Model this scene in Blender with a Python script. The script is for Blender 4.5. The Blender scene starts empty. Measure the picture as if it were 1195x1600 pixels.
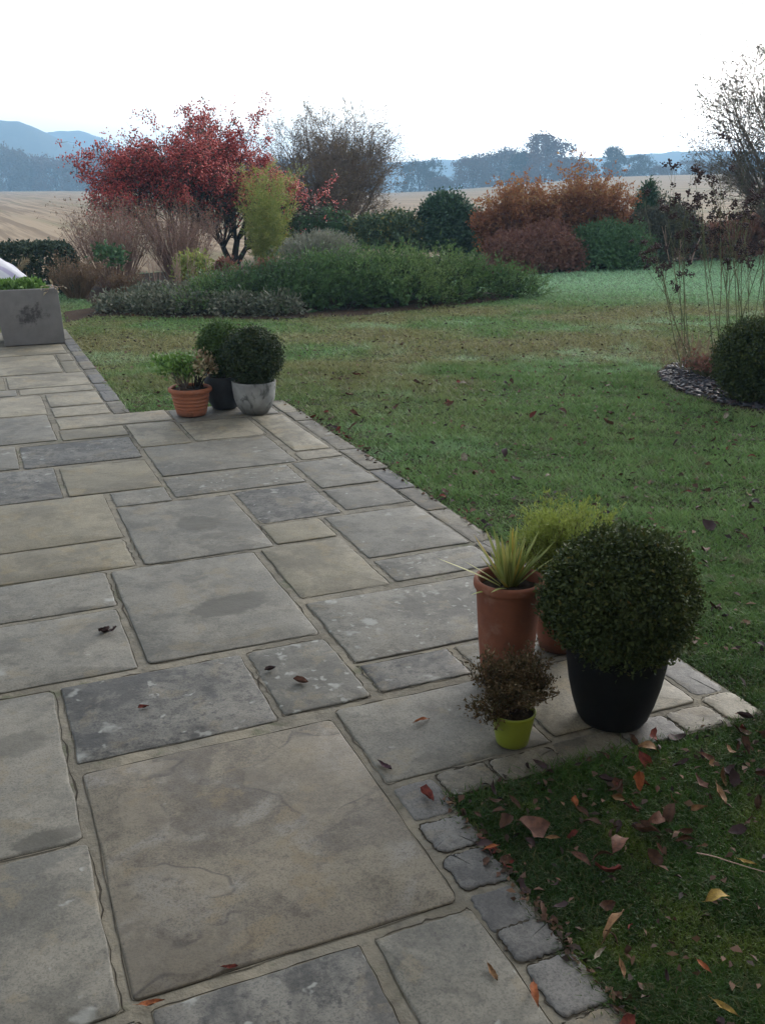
import bpy, math, random
import numpy as np
from mathutils import Matrix, Vector

R = math.radians
random.seed(7)
scene = bpy.context.scene
col = scene.collection

# ------------------------------------------------------------------ camera
# world axes follow the paving: +Y runs along the patio away from the unseen house, +X towards the lawn
PITCH, ROLL, YAW = R(18.806), R(-0.2526), R(22.736)
cp, sp = math.cos(PITCH), math.sin(PITCH)
hd = Vector((math.sin(YAW), math.cos(YAW), 0)); rt0 = Vector((math.cos(YAW), -math.sin(YAW), 0)); zz = Vector((0, 0, 1))
fw = hd * cp - zz * sp; up0 = hd * sp + zz * cp
rt = rt0 * math.cos(ROLL) + up0 * math.sin(ROLL); up = up0 * math.cos(ROLL) - rt0 * math.sin(ROLL)
cam_d = bpy.data.cameras.new('camera'); cam = bpy.data.objects.new('camera', cam_d); col.objects.link(cam)
m = Matrix((rt, up, -fw)).transposed().to_4x4(); m.translation = (0, 0, 1.55); cam.matrix_world = m
cam_d.sensor_fit = 'AUTO'; cam_d.sensor_width = 36; cam_d.lens = 36 * 1500 / 1600
cam_d.clip_start = 0.05; cam_d.clip_end = 6000
scene.camera = cam

# ------------------------------------------------------------------ sky, sun, exposure
SUN_EL, SUN_AZ = R(20), R(55)
world = bpy.data.worlds.new('World'); scene.world = world; world.use_nodes = True
wn = world.node_tree.nodes; wl = world.node_tree.links
bg = wn['Background']; sky = wn.new('ShaderNodeTexSky'); sky.sky_type = 'NISHITA'; sky.sun_disc = False
sky.sun_elevation = SUN_EL; sky.sun_rotation = SUN_AZ; sky.air_density = 1.0; sky.dust_density = 1.5; sky.ozone_density = 1.0
hsv = wn.new('ShaderNodeHueSaturation'); hsv.inputs['Saturation'].default_value = 0.22
wl.new(sky.outputs[0], hsv.inputs['Color']); wl.new(hsv.outputs[0], bg.inputs['Color'])
bg.inputs['Strength'].default_value = 0.15
sd = bpy.data.lights.new('sun', 'SUN'); sd.energy = 0.6; sd.angle = R(30); sd.color = (1, 0.92, 0.84)
so = bpy.data.objects.new('sun', sd); col.objects.link(so)
sdir = Vector((math.sin(SUN_AZ) * math.cos(SUN_EL), math.cos(SUN_AZ) * math.cos(SUN_EL), math.sin(SUN_EL)))
so.rotation_euler = sdir.to_track_quat('Z', 'Y').to_euler()
vs = scene.view_settings; vs.view_transform = 'Standard'; vs.look = 'None'; vs.gamma = 1; vs.use_curve_mapping = False
vs.exposure = 1.3
scene.cycles.use_denoising = True
scene.cycles.max_bounces = 4; scene.cycles.volume_bounces = 2; scene.cycles.transparent_max_bounces = 4

# ------------------------------------------------------------------ helpers
def rng(seed): return np.random.default_rng(seed)
def unit(v): return v / np.maximum(np.linalg.norm(v, axis=-1, keepdims=True), 1e-9)
def sinn(P, f, seed):
    """cheap smooth noise in about -1..1"""
    g = rng(seed); s = 0
    for i in range(6):
        k = unit(g.normal(size=3)) * f * g.uniform(.6, 1.5); s = s + np.sin(P @ k + g.uniform(0, 6.28))
    return s / 3.2

def tag(o, label=None, cat=None, group=None, kind=None):
    if label: o['label'] = label
    if cat: o['category'] = cat
    if group: o['group'] = group
    if kind: o['kind'] = kind
    return o

def link(name, data, parent=None, loc=None):
    o = bpy.data.objects.new(name, data); col.objects.link(o)
    if parent: o.parent = parent
    if loc is not None: o.location = loc
    return o

def empty(name, loc, rz=0):
    o = link(name, None, None, loc); o.empty_display_size = .1; o.rotation_euler = (0, 0, rz); return o

def make_mesh(name, V, faces, mats, tint=None, smooth=False, midx=None):
    """faces: list of (n,k) int arrays"""
    me = bpy.data.meshes.new(name); V = np.asarray(V, np.float32)
    me.vertices.add(len(V)); me.vertices.foreach_set('co', V.ravel())
    nl = sum(f.size for f in faces); npoly = sum(len(f) for f in faces)
    me.loops.add(nl); me.polygons.add(npoly)
    me.loops.foreach_set('vertex_index', np.concatenate([f.ravel() for f in faces]).astype(np.int32))
    tot = np.concatenate([np.full(len(f), f.shape[1]) for f in faces]); st = np.concatenate([[0], np.cumsum(tot)[:-1]])
    me.polygons.foreach_set('loop_start', st.astype(np.int32))
    if midx is not None: me.polygons.foreach_set('material_index', np.asarray(midx, np.int32))
    if smooth: me.polygons.foreach_set('use_smooth', np.ones(npoly, bool))
    if tint is not None:
        a = me.attributes.new('tint', 'FLOAT', 'POINT'); a.data.foreach_set('value', np.asarray(tint, np.float32))
    me.update(calc_edges=True)
    for mt in (mats if isinstance(mats, (list, tuple)) else [mats]): me.materials.append(mt)
    return me

def leaf_quads(P, D, N, L, W, fold=.18):
    """rhombic leaves: P base, D direction, N face normal"""
    n = len(P); D = unit(D); S = unit(np.cross(D, N)); U = np.cross(S, D)
    L = np.broadcast_to(L, n)[:, None]; W = np.broadcast_to(W, n)[:, None]
    mid = P + D * L * .5
    V = np.stack([P, mid + S * W * .5 + U * W * fold, P + D * L - U * W * fold * .5, mid - S * W * .5 + U * W * fold], 1).reshape(-1, 3)
    return V, np.arange(n * 4).reshape(n, 4)

def tubes(P0, P1, R0, R1, k=3):
    P0, P1 = np.asarray(P0, float), np.asarray(P1, float); n = len(P0)
    D = unit(P1 - P0); A = np.where(np.abs(D[:, 2:3]) > .9, np.array([[1., 0, 0]]), np.array([[0, 0, 1.]]))
    S = unit(np.cross(D, A)); T = np.cross(D, S)
    an = np.arange(k) * 2 * np.pi / k; ring = S[:, None] * np.cos(an)[None, :, None] + T[:, None] * np.sin(an)[None, :, None]
    Va = P0[:, None] + ring * np.reshape(R0, (-1, 1, 1)); Vb = P1[:, None] + ring * np.reshape(R1, (-1, 1, 1))
    V = np.concatenate([Va, Vb], 1).reshape(-1, 3)
    b = (np.arange(n) * 2 * k)[:, None]; i = np.arange(k)[None]
    F = np.stack([b + i, b + (i + 1) % k, b + k + (i + 1) % k, b + k + i], -1).reshape(-1, 4)
    return V, F

def twigs(S, k=3, thin=.0046):
    """tubes for branches, flat slivers for the finest twigs"""
    big = S[2] > thin; parts = [tubes(S[0][big], S[1][big], S[2][big], S[3][big], k) + (0.,)]
    P0, P1, r0, r1 = [q[~big] for q in S]
    if len(P0):
        W = unit(np.cross(P1 - P0, rng(5).normal(size=P0.shape))); V = np.stack([P0 - W * r0[:, None], P0 + W * r0[:, None], P1 + W * r1[:, None], P1 - W * r1[:, None]], 1).reshape(-1, 3)
        parts.append((V, np.arange(len(P0) * 4).reshape(-1, 4), 0.))
    V, F, t = join(parts); return V, F[0]

def join(parts):
    """[(V,F,tint)] -> V, [F...], tint"""
    Vs, Fs, Ts, off = [], {}, [], 0
    for V, F, t in parts:
        Vs.append(V); Ts.append(np.broadcast_to(t, len(V)) if np.ndim(t) == 0 else t)
        Fs.setdefault(F.shape[1], []).append(F + off); off += len(V)
    return np.concatenate(Vs), [np.concatenate(f) for f in Fs.values()], np.concatenate(Ts)

def grow(g, P, D, L, Rr, levels):
    """levels of branching; returns segments and the points/directions of the last level"""
    segs = []; P = np.asarray(P, float); D = unit(np.asarray(D, float)); L = np.asarray(L, float); Rr = np.asarray(Rr, float)
    tips = None
    for li, lv in enumerate(levels):
        k = lv['k']; pts = [P]; dirs = [D]; rad = [Rr]
        for s in range(k):
            D = unit(D + g.normal(size=D.shape) * lv.get('wob', .1) + np.array([0, 0, lv.get('up', 0.)]) + np.array(lv.get('lean', (0, 0, 0))))
            P = P + D * (L / k)[:, None]; rr = Rr * (1 - (s + 1) / k * lv.get('taper', .6))
            segs.append((pts[-1], P, rad[-1], rr)); pts.append(P); dirs.append(D); rad.append(rr)
        A = np.stack(pts, 1); DD = np.stack(dirs, 1); RR = np.stack(rad, 1)
        tips = (A, DD, L)
        n = lv.get('n', 0)
        if n:
            m_ = len(L); idx = np.repeat(np.arange(m_), n)
            t = g.uniform(lv.get('t0', .3), 1, size=m_ * n) * k; i0 = np.minimum(t.astype(int), k - 1); fr = (t - i0)[:, None]
            P = A[idx, i0] * (1 - fr) + A[idx, i0 + 1] * fr
            d0 = DD[idx, i0 + 1]; rv = unit(g.normal(size=d0.shape)); rv = unit(rv - d0 * (rv * d0).sum(1, keepdims=True))
            a = g.normal(lv['ang'], lv['ang'] * .3, size=len(idx))[:, None]
            D = unit(d0 * np.cos(a) + rv * np.sin(a))
            L = L[idx] * lv['lf'] * g.uniform(.6, 1.2, len(idx)); Rr = RR[idx, i0] * lv['rf']
    S = [np.concatenate([s[i] for s in segs]) for i in range(4)]
    return S, tips

def lathe(prof, n=40, wob=0.):
    """prof: (r,z) list, closed by its ends; returns V, [quads]"""
    prof = np.array(prof, float); k = len(prof); an = np.arange(n) * 2 * np.pi / n
    V = np.stack([prof[:, 0][:, None] * np.cos(an), prof[:, 0][:, None] * np.sin(an), np.repeat(prof[:, 1][:, None], n, 1)], -1).reshape(-1, 3)
    i = np.arange(k - 1)[:, None] * n; j = np.arange(n)[None]
    F = np.stack([i + j, i + (j + 1) % n, i + n + (j + 1) % n, i + n + j], -1).reshape(-1, 4)
    return V, F

def inside(poly, X, Y):
    c = np.zeros(len(X), bool); n = len(poly); j = n - 1
    for i in range(n):
        xi, yi = poly[i]; xj, yj = poly[j]
        c ^= ((yi > Y) != (yj > Y)) & (X < (xj - xi) * (Y - yi) / (yj - yi + 1e-12) + xi); j = i
    return c

def sheet(name, poly, z, mat):
    V = np.array([(x, y, z) for x, y in poly]); me = bpy.data.meshes.new(name)
    me.from_pydata([tuple(v) for v in V], [], [list(range(len(poly)))]); me.materials.append(mat)
    return link(name, me)

# ------------------------------------------------------------------ materials
def newmat(name):
    mt = bpy.data.materials.new(name); mt.use_nodes = True; nt = mt.node_tree
    return mt, nt, nt.nodes['Principled BSDF'], nt.nodes['Material Output']
def nd(nt, t, **kw):
    n = nt.nodes.new(t)
    for k, v in kw.items():
        if k.startswith('i_'): n.inputs[k[2:]].default_value = v
        else: setattr(n, k, v)
    return n
def c4(c): return (c[0], c[1], c[2], 1)
def ramp(nt, fac, stops, interp='LINEAR'):
    r = nd(nt, 'ShaderNodeValToRGB'); r.color_ramp.interpolation = interp; e = r.color_ramp.elements
    while len(e) < len(stops): e.new(.5)
    for i, (p, c) in enumerate(stops): e[i].position = p; e[i].color = c4(c) if len(c) == 3 else c
    nt.links.new(fac, r.inputs[0]); return r.outputs[0]
def noise(nt, vec, scale, detail=4, rough=.55, dist=0):
    n = nd(nt, 'ShaderNodeTexNoise'); n.inputs['Scale'].default_value = scale; n.inputs['Detail'].default_value = detail
    n.inputs['Roughness'].default_value = rough; n.inputs['Distortion'].default_value = dist
    if vec is not None: nt.links.new(vec, n.inputs['Vector'])
    return n.outputs['Fac']
def mix(nt, fac, a, b, mode='MIX'):
    x = nd(nt, 'ShaderNodeMix', data_type='RGBA', blend_type=mode)
    for s, v in ((x.inputs[0], fac), (x.inputs[6], a), (x.inputs[7], b)):
        if hasattr(v, 'links'): nt.links.new(v, s)
        elif isinstance(v, (int, float)): s.default_value = v
        else: s.default_value = c4(v)
    return x.outputs[2]
def math_(nt, op, a, b=None, c=None, clamp=False):
    x = nd(nt, 'ShaderNodeMath', operation=op); x.use_clamp = clamp
    for i, v in enumerate((a, b, c)):
        if v is None: continue
        if hasattr(v, 'links'): nt.links.new(v, x.inputs[i])
        else: x.inputs[i].default_value = v
    return x.outputs[0]
def smooth(nt, v, lo, hi):
    x = nd(nt, 'ShaderNodeMapRange', interpolation_type='SMOOTHSTEP'); nt.links.new(v, x.inputs[0])
    x.inputs[1].default_value = lo; x.inputs[2].default_value = hi; return x.outputs[0]
def bump(nt, bsdf, h, strength, dist=.01):
    b = nd(nt, 'ShaderNodeBump'); b.inputs['Strength'].default_value = strength; b.inputs['Distance'].default_value = dist
    nt.links.new(h, b.inputs['Height']); nt.links.new(b.outputs[0], bsdf.inputs['Normal'])
def position(nt): return nd(nt, 'ShaderNodeNewGeometry').outputs['Position']

def foliage(name, stops, rough=.6, trans=.25, spec=.3):
    """leaf material: colour picked by the mesh attribute tint"""
    mt, nt, b, out = newmat(name)
    a = nd(nt, 'ShaderNodeAttribute', attribute_name='tint')
    n = len(stops); c = ramp(nt, a.outputs['Fac'], [(i / max(n - 1, 1), s) for i, s in enumerate(stops)])
    b.inputs['Roughness'].default_value = rough; b.inputs['Specular IOR Level'].default_value = spec
    nt.links.new(c, b.inputs['Base Color'])
    if trans:
        t = nd(nt, 'ShaderNodeBsdfTranslucent'); nt.links.new(c, t.inputs[0]); mx = nd(nt, 'ShaderNodeMixShader'); mx.inputs[0].default_value = trans
        nt.links.new(b.outputs[0], mx.inputs[1]); nt.links.new(t.outputs[0], mx.inputs[2]); nt.links.new(mx.outputs[0], out.inputs[0])
    return mt

def plain(name, c1, c2, scale=20, rough=.7, spec=.3, bs=.2, detail=5, extra=None):
    mt, nt, b, out = newmat(name); tc = nd(nt, 'ShaderNodeTexCoord').outputs['Object']
    f = noise(nt, tc, scale, detail, .6); c = mix(nt, smooth(nt, f, .3, .7), c1, c2)
    if extra: c = extra(nt, tc, c)
    nt.links.new(c, b.inputs['Base Color']); b.inputs['Roughness'].default_value = rough; b.inputs['Specular IOR Level'].default_value = spec
    if bs: bump(nt, b, noise(nt, tc, scale * 3, 4, .6), bs, .004)
    return mt

def stone(name, c1, c2, dark, dark_amt=.3, lichen=0., tone=None, tone_amt=0., relief=.42, stains=(), fl=0.):
    c1, c2, dark = [(q[0] * .96, q[1] * .925, q[2] * .84) for q in (c1, c2, dark)]
    """riven sandstone: broad tone, mottling, algae, pale lichen spots, wet stains with their own outline"""
    mt, nt, b, out = newmat(name); pos = position(nt)
    oi = nd(nt, 'ShaderNodeObjectInfo').outputs['Random']
    off = nd(nt, 'ShaderNodeVectorMath', operation='ADD'); cb = nd(nt, 'ShaderNodeCombineXYZ')
    nt.links.new(math_(nt, 'MULTIPLY', oi, 37.), cb.inputs[0]); nt.links.new(math_(nt, 'MULTIPLY', oi, 71.), cb.inputs[2])
    nt.links.new(pos, off.inputs[0]); nt.links.new(cb.outputs[0], off.inputs[1]); p = off.outputs[0]
    big = noise(nt, p, 2.6, 4, .6, .6); med = noise(nt, p, 11, 4, .65, .3); fine = noise(nt, p, 120, 3, .7); grit = noise(nt, p, 420, 2, .7)
    c = mix(nt, smooth(nt, big, .38, .62), (c1[0] * 1.1, c1[1] * 1.1, c1[2] * 1.08), (c2[0] * .9, c2[1] * .9, c2[2] * .9))
    if tone: c = mix(nt, math_(nt, 'MULTIPLY', smooth(nt, noise(nt, p, 4.3, 3, .5, 1.), .5, .68), tone_amt), c, tone)
    al = math_(nt, 'MULTIPLY', smooth(nt, med, .48, .66), dark_amt); c = mix(nt, al, c, dark)
    al2 = math_(nt, 'MULTIPLY', smooth(nt, noise(nt, p, 38, 3, .7), .5, .64), dark_amt * 1.0 + .12); c = mix(nt, al2, c, dark)
    c = mix(nt, math_(nt, 'MULTIPLY', smooth(nt, fine, .35, .65), .42), c, (c1[0] * 1.25, c1[1] * 1.25, c1[2] * 1.22))
    c = mix(nt, math_(nt, 'MULTIPLY', smooth(nt, grit, .6, .75), .3), c, dark)
    spk = nd(nt, 'ShaderNodeTexVoronoi'); spk.inputs['Scale'].default_value = 28; nt.links.new(p, spk.inputs['Vector'])
    bl = noise(nt, p, 1.7, 5, .72, .4); c = mix(nt, math_(nt, 'MULTIPLY', smooth(nt, bl, .49, .56), .30 + dark_amt * .45), c, (dark[0] * .9, dark[1] * .9, dark[2] * .9))
    c = mix(nt, math_(nt, 'MULTIPLY', smooth(nt, noise(nt, p, 3.3, 6, .7, .2), .54, .60), .45), c, (c1[0] * 1.32, c1[1] * 1.3, c1[2] * 1.28))
    c = mix(nt, math_(nt, 'MULTIPLY', smooth(nt, noise(nt, p, 6.5, 5, .65, .3), .55, .64), .5), c, (c1[0] * 1.15, c1[1] * 1.02, c1[2] * .78))
    c = mix(nt, math_(nt, 'MULTIPLY', smooth(nt, noise(nt, p, 170, 2, .8), .50, .62), .45), c, (dark[0] * .7, dark[1] * .7, dark[2] * .7))
    if fl:
        for sc_, wd_ in ((2.2, .011),):
            ct = noise(nt, p, sc_, 3, .5, .3); ln_ = smooth(nt, math_(nt, 'ABSOLUTE', math_(nt, 'SUBTRACT', ct, .53)), wd_, wd_ * .3); msk = smooth(nt, noise(nt, p, 3.7, 2, .5), .52, .64)
            c = mix(nt, math_(nt, 'MULTIPLY', math_(nt, 'MULTIPLY', ln_, msk), .55), c, (.035, .03, .026)); c = mix(nt, math_(nt, 'MULTIPLY', smooth(nt, ct, .53, .535), .25), c, (c1[0] * 1.3, c1[1] * 1.3, c1[2] * 1.32))
    c = mix(nt, math_(nt, 'MULTIPLY', smooth(nt, spk.outputs['Distance'], .10, .05), .55), c, (.05, .045, .04))
    if lichen:
        dv = nd(nt, 'ShaderNodeVectorMath', operation='ADD'); nv = nd(nt, 'ShaderNodeTexNoise'); nv.inputs['Scale'].default_value = 25
        nt.links.new(p, nv.inputs['Vector']); sc = nd(nt, 'ShaderNodeVectorMath', operation='SCALE'); sc.inputs['Scale'].default_value = .08
        nt.links.new(nv.outputs['Color'], sc.inputs[0]); nt.links.new(p, dv.inputs[0]); nt.links.new(sc.outputs[0], dv.inputs[1])
        for s, th in ((9, .30), (21, .30)):
            v = nd(nt, 'ShaderNodeTexVoronoi'); v.inputs['Scale'].default_value = s; nt.links.new(dv.outputs[0], v.inputs['Vector'])
            sel = smooth(nt, nd_sep(nt, v.outputs['Color']), 1 - lichen, 1 - lichen + .12)
            c = mix(nt, math_(nt, 'MULTIPLY', math_(nt, 'MULTIPLY', smooth(nt, v.outputs['Distance'], th, th - .2), sel), .8), c, (.27, .275, .25))
    rough_ = math_(nt, 'MULTIPLY_ADD', med, .25, .52)
    for (sx, sy, rx, ry, rot, amt) in stains:
        mp = nd(nt, 'ShaderNodeMapping', vector_type='TEXTURE'); mp.inputs['Location'].default_value = (sx, sy, 0)
        mp.inputs['Rotation'].default_value = (0, 0, rot); mp.inputs['Scale'].default_value = (rx, ry, 1); nt.links.new(pos, mp.inputs[0])
        ln = nd(nt, 'ShaderNodeVectorMath', operation='LENGTH'); nt.links.new(mp.outputs[0], ln.inputs[0])
        dd = math_(nt, 'ADD', ln.outputs['Value'], math_(nt, 'MULTIPLY', math_(nt, 'SUBTRACT', noise(nt, pos, 22, 5, .65), .5), 1.1))
        f = math_(nt, 'MULTIPLY', smooth(nt, dd, 1.12, .80), amt)
        c = mix(nt, f, c, (c1[0] * .42, c1[1] * .42, c1[2] * .4))
    nt.links.new(c, b.inputs['Base Color']); nt.links.new(rough_, b.inputs['Roughness']); b.inputs['Specular IOR Level'].default_value = .4
    h = math_(nt, 'ADD', math_(nt, 'MULTIPLY', noise(nt, p, 5, 5, .62, 0), .8), math_(nt, 'MULTIPLY', fine, .10))
    if fl:   # flaked bedding layers: stepped height
        st = nd(nt, 'ShaderNodeMath', operation='SNAP'); nt.links.new(noise(nt, p, 3.1, 6, .6, .25), st.inputs[0]); st.inputs[1].default_value = .085
        h = math_(nt, 'ADD', h, math_(nt, 'MULTIPLY', st.outputs[0], fl))
    bump(nt, b, h, relief, .02)
    return mt
def nd_sep(nt, colr):
    s = nd(nt, 'ShaderNodeSeparateColor'); nt.links.new(colr, s.inputs[0]); return s.outputs[0]

M = {}
GREY = ((.165, .160, .145), (.135, .133, .122), (.075, .074, .068)); BUFF = ((.185, .17, .128), (.16, .148, .112), (.09, .082, .064))
DARK = ((.145, .142, .135), (.085, .085, .085), (.038, .039, .041)); BROWN = ((.165, .148, .118), (.118, .104, .085), (.06, .05, .042))
M['grey'] = stone('grey_sandstone', *GREY, .42, .15)
M['grey_wet'] = stone('grey_sandstone_damp', *GREY, .35, .0, stains=((.775, 3.40, .17, .095, .25, .85), (.80, 3.62, .06, .05, 0, .3), (.87, 4.40, .10, .12, .3, .85), (.90, 4.20, .07, .04, 0, .5), (-.05, 2.68, .09, .07, 0, .6), (.0, 2.19, .09, .035, .1, .8), (.74, 3.09, .25, .05, .1, .2)))
M['lichen'] = stone('lichened_sandstone', *GREY, .8, .6)
M['buff'] = stone('buff_sandstone', *BUFF, .25, .0, (.18, .155, .105), .5)
M['pale'] = stone('pale_sandstone', (.25, .232, .19), (.215, .20, .165), (.12, .11, .09), .45, .0, (.24, .20, .135), .45)
M['dark'] = stone('dark_mottled_sandstone', *DARK, .9, .3, (.165, .158, .138), .5)
M['brown'] = stone('flaked_brown_sandstone', *BROWN, .4, .05, (.20, .188, .165), .8, .35, fl=.9)
M['sett'] = stone('granite_sett', (.14, .14, .143), (.095, .095, .10), (.045, .045, .05), .4, .0, (.13, .112, .088), .5, .4)
M['sett_buff'] = stone('sandstone_sett', (.165, .152, .125), (.135, .125, .105), (.07, .064, .055), .6, .2, relief=.4)
mt, nt, b, out = newmat('mortar'); p = position(nt)
c = mix(nt, smooth(nt, noise(nt, p, 6, 5, .6), .35, .65), (.215, .19, .14), (.165, .15, .118)); c = mix(nt, math_(nt, 'MULTIPLY', smooth(nt, noise(nt, p, 30, 5, .7), .5, .68), .5), c, (.075, .068, .055))
c = mix(nt, math_(nt, 'MULTIPLY', smooth(nt, noise(nt, p, 3.1, 5, .7), .46, .60), .6), c, (.085, .075, .055)); c = mix(nt, math_(nt, 'MULTIPLY', smooth(nt, noise(nt, p, 5.3, 5, .7), .56, .66), .55), c, (.06, .075, .03))
nt.links.new(c, b.inputs['Base Color']); b.inputs['Roughness'].default_value = .9
bump(nt, b, math_(nt, 'ADD', noise(nt, p, 14, 4, .6), math_(nt, 'MULTIPLY', noise(nt, p, 150, 3, .6), .2)), .9, .012); M['mortar'] = mt
M['dirt'] = plain('joint_dirt', (.045, .038, .03), (.075, .065, .05), 60, .95, .1, 0)

def ground_mat(name, stops, s1, s2, bs=.6, bd=.02):
    mt, nt, b, out = newmat(name); p = position(nt)
    f = math_(nt, 'ADD', math_(nt, 'MULTIPLY', noise(nt, p, s1, 4, .6), .6), math_(nt, 'MULTIPLY', noise(nt, p, s2, 4, .7), .4))
    c = ramp(nt, f, stops); nt.links.new(c, b.inputs['Base Color']); b.inputs['Roughness'].default_value = .95; b.inputs['Specular IOR Level'].default_value = .1
    bump(nt, b, noise(nt, p, s2, 5, .7), bs, bd); return mt
M['soil'] = ground_mat('bed_soil', [(.3, (.035, .025, .018)), (.55, (.075, .05, .035)), (.7, (.12, .085, .06))], 3, 35)

def grass_colour(nt):
    """turf colour over the place: green, worn olive-brown patches, dew-white patches, near shade painted in"""
    p = position(nt); sx = nd(nt, 'ShaderNodeSeparateXYZ'); nt.links.new(p, sx.inputs[0])
    n1 = noise(nt, p, .55, 4, .55); n2 = noise(nt, p, 2.2, 4, .6); n3 = noise(nt, p, 9, 3, .6)
    g = mix(nt, smooth(nt, n2, .35, .65), (.02, .058, .005), (.046, .112, .010))
    g = mix(nt, math_(nt, 'MULTIPLY', smooth(nt, n3, .5, .7), .5), g, (.045, .06, .02))
    # worn, browner turf in the middle of the lawn
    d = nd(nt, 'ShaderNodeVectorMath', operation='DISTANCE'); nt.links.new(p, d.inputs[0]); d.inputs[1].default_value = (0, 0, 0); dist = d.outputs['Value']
    worn = math_(nt, 'MULTIPLY', math_(nt, 'MULTIPLY', smooth(nt, dist, 5.5, 9), smooth(nt, dist, 15.5, 13.)), smooth(nt, n1, .40, .58))
    g = mix(nt, math_(nt, 'MULTIPLY', worn, .85), g, (.19, .18, .075))
    mud = math_(nt, 'MULTIPLY', smooth(nt, noise(nt, p, 5.5, 5, .65, .6), .56, .66), math_(nt, 'MULTIPLY', smooth(nt, dist, 2.2, 4), smooth(nt, dist, 15, 8)))
    g = mix(nt, math_(nt, 'MULTIPLY', mud, .8), g, (.10, .075, .05))
    g = mix(nt, math_(nt, 'MULTIPLY', smooth(nt, noise(nt, p, 4.2, 4, .6), .52, .66), .7), g, (.11, .155, .018))
    g = mix(nt, math_(nt, 'MULTIPLY', smooth(nt, dist, 2.0, 5.), .8), g, mix(nt, smooth(nt, n2, .35, .65), mix(nt, worn, (.155, .29, .08), (.27, .25, .10)), mix(nt, worn, (.225, .37, .125), (.31, .30, .13))))  # turf painted brighter away from the viewpoint, putting the near shade into colour
    g = mix(nt, math_(nt, 'MULTIPLY', mud, .6), g, (.17, .135, .10))
    # rime / dew on the open far lawn and in patches
    dew = math_(nt, 'MAXIMUM', math_(nt, 'MULTIPLY', smooth(nt, dist, 13, 17), .85), math_(nt, 'MULTIPLY', math_(nt, 'MULTIPLY', smooth(nt, noise(nt, p, .6, 8, .72), .52, .66), smooth(nt, dist, 3.5, 8)), .5))
    g = mix(nt, dew, g, (.42, .68, .40))
    return g, dist
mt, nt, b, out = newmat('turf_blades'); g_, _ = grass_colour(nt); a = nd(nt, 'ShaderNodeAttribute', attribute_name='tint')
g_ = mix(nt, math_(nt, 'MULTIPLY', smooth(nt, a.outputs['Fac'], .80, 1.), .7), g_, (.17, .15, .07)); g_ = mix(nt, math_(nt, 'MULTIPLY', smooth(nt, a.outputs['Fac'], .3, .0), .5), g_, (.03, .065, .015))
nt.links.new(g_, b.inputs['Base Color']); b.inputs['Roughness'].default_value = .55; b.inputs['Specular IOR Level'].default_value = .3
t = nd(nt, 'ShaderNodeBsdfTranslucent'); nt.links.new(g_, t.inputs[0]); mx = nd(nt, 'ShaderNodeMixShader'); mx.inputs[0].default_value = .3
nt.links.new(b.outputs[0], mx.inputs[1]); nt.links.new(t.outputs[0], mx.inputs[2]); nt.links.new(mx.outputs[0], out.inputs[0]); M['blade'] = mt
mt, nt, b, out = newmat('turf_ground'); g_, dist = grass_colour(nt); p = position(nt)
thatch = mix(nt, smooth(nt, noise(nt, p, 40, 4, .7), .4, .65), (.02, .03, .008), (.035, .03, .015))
g_ = mix(nt, smooth(nt, dist, 3, 12), thatch, mix(nt, smooth(nt, noise(nt, p, 25, 4, .7), .35, .7), thatch, g_)); nt.links.new(g_, b.inputs['Base Color']); b.inputs['Roughness'].default_value = .95; b.inputs['Specular IOR Level'].default_value = .1  # ground sheet painted lighter with distance, offsetting shade among the blades
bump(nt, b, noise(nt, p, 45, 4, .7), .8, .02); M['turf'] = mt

mt, nt, b, out = newmat('stubble_field'); p = position(nt)
mp = nd(nt, 'ShaderNodeMapping'); mp.inputs['Rotation'].default_value = (0, 0, R(-1.2)); nt.links.new(p, mp.inputs[0])
sc = nd(nt, 'ShaderNodeMapping'); sc.inputs['Scale'].default_value = (2.2, .03, 1); nt.links.new(mp.outputs[0], sc.inputs[0]); rows = noise(nt, sc.outputs[0], 1, 4, .6)
sc2 = nd(nt, 'ShaderNodeMapping'); sc2.inputs['Scale'].default_value = (.28, .008, 1); nt.links.new(mp.outputs[0], sc2.inputs[0]); bands = noise(nt, sc2.outputs[0], 1, 3, .6)
c = mix(nt, smooth(nt, rows, .44, .56), (.22, .165, .112), (.37, .285, .195)); c = mix(nt, math_(nt, 'MULTIPLY', smooth(nt, bands, .50, .58), .5), c, (.19, .185, .105))
c = mix(nt, math_(nt, 'MULTIPLY', smooth(nt, noise(nt, p, .05, 4, .6), .45, .65), .4), c, (.27, .205, .15))
nt.links.new(c, b.inputs['Base Color']); b.inputs['Roughness'].default_value = .95; b.inputs['Specular IOR Level'].default_value = .05
bump(nt, b, rows, .5, .1); M['field'] = mt
M['hill'] = ground_mat('wooded_hill', [(.35, (.035, .04, .03)), (.5, (.06, .06, .04)), (.65, (.09, .075, .05))], .02, .12, .3, 2)
M['meadow'] = ground_mat('far_meadow', [(.3, (.08, .09, .05)), (.7, (.14, .13, .08))], .02, .3, .1, .2)

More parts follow.
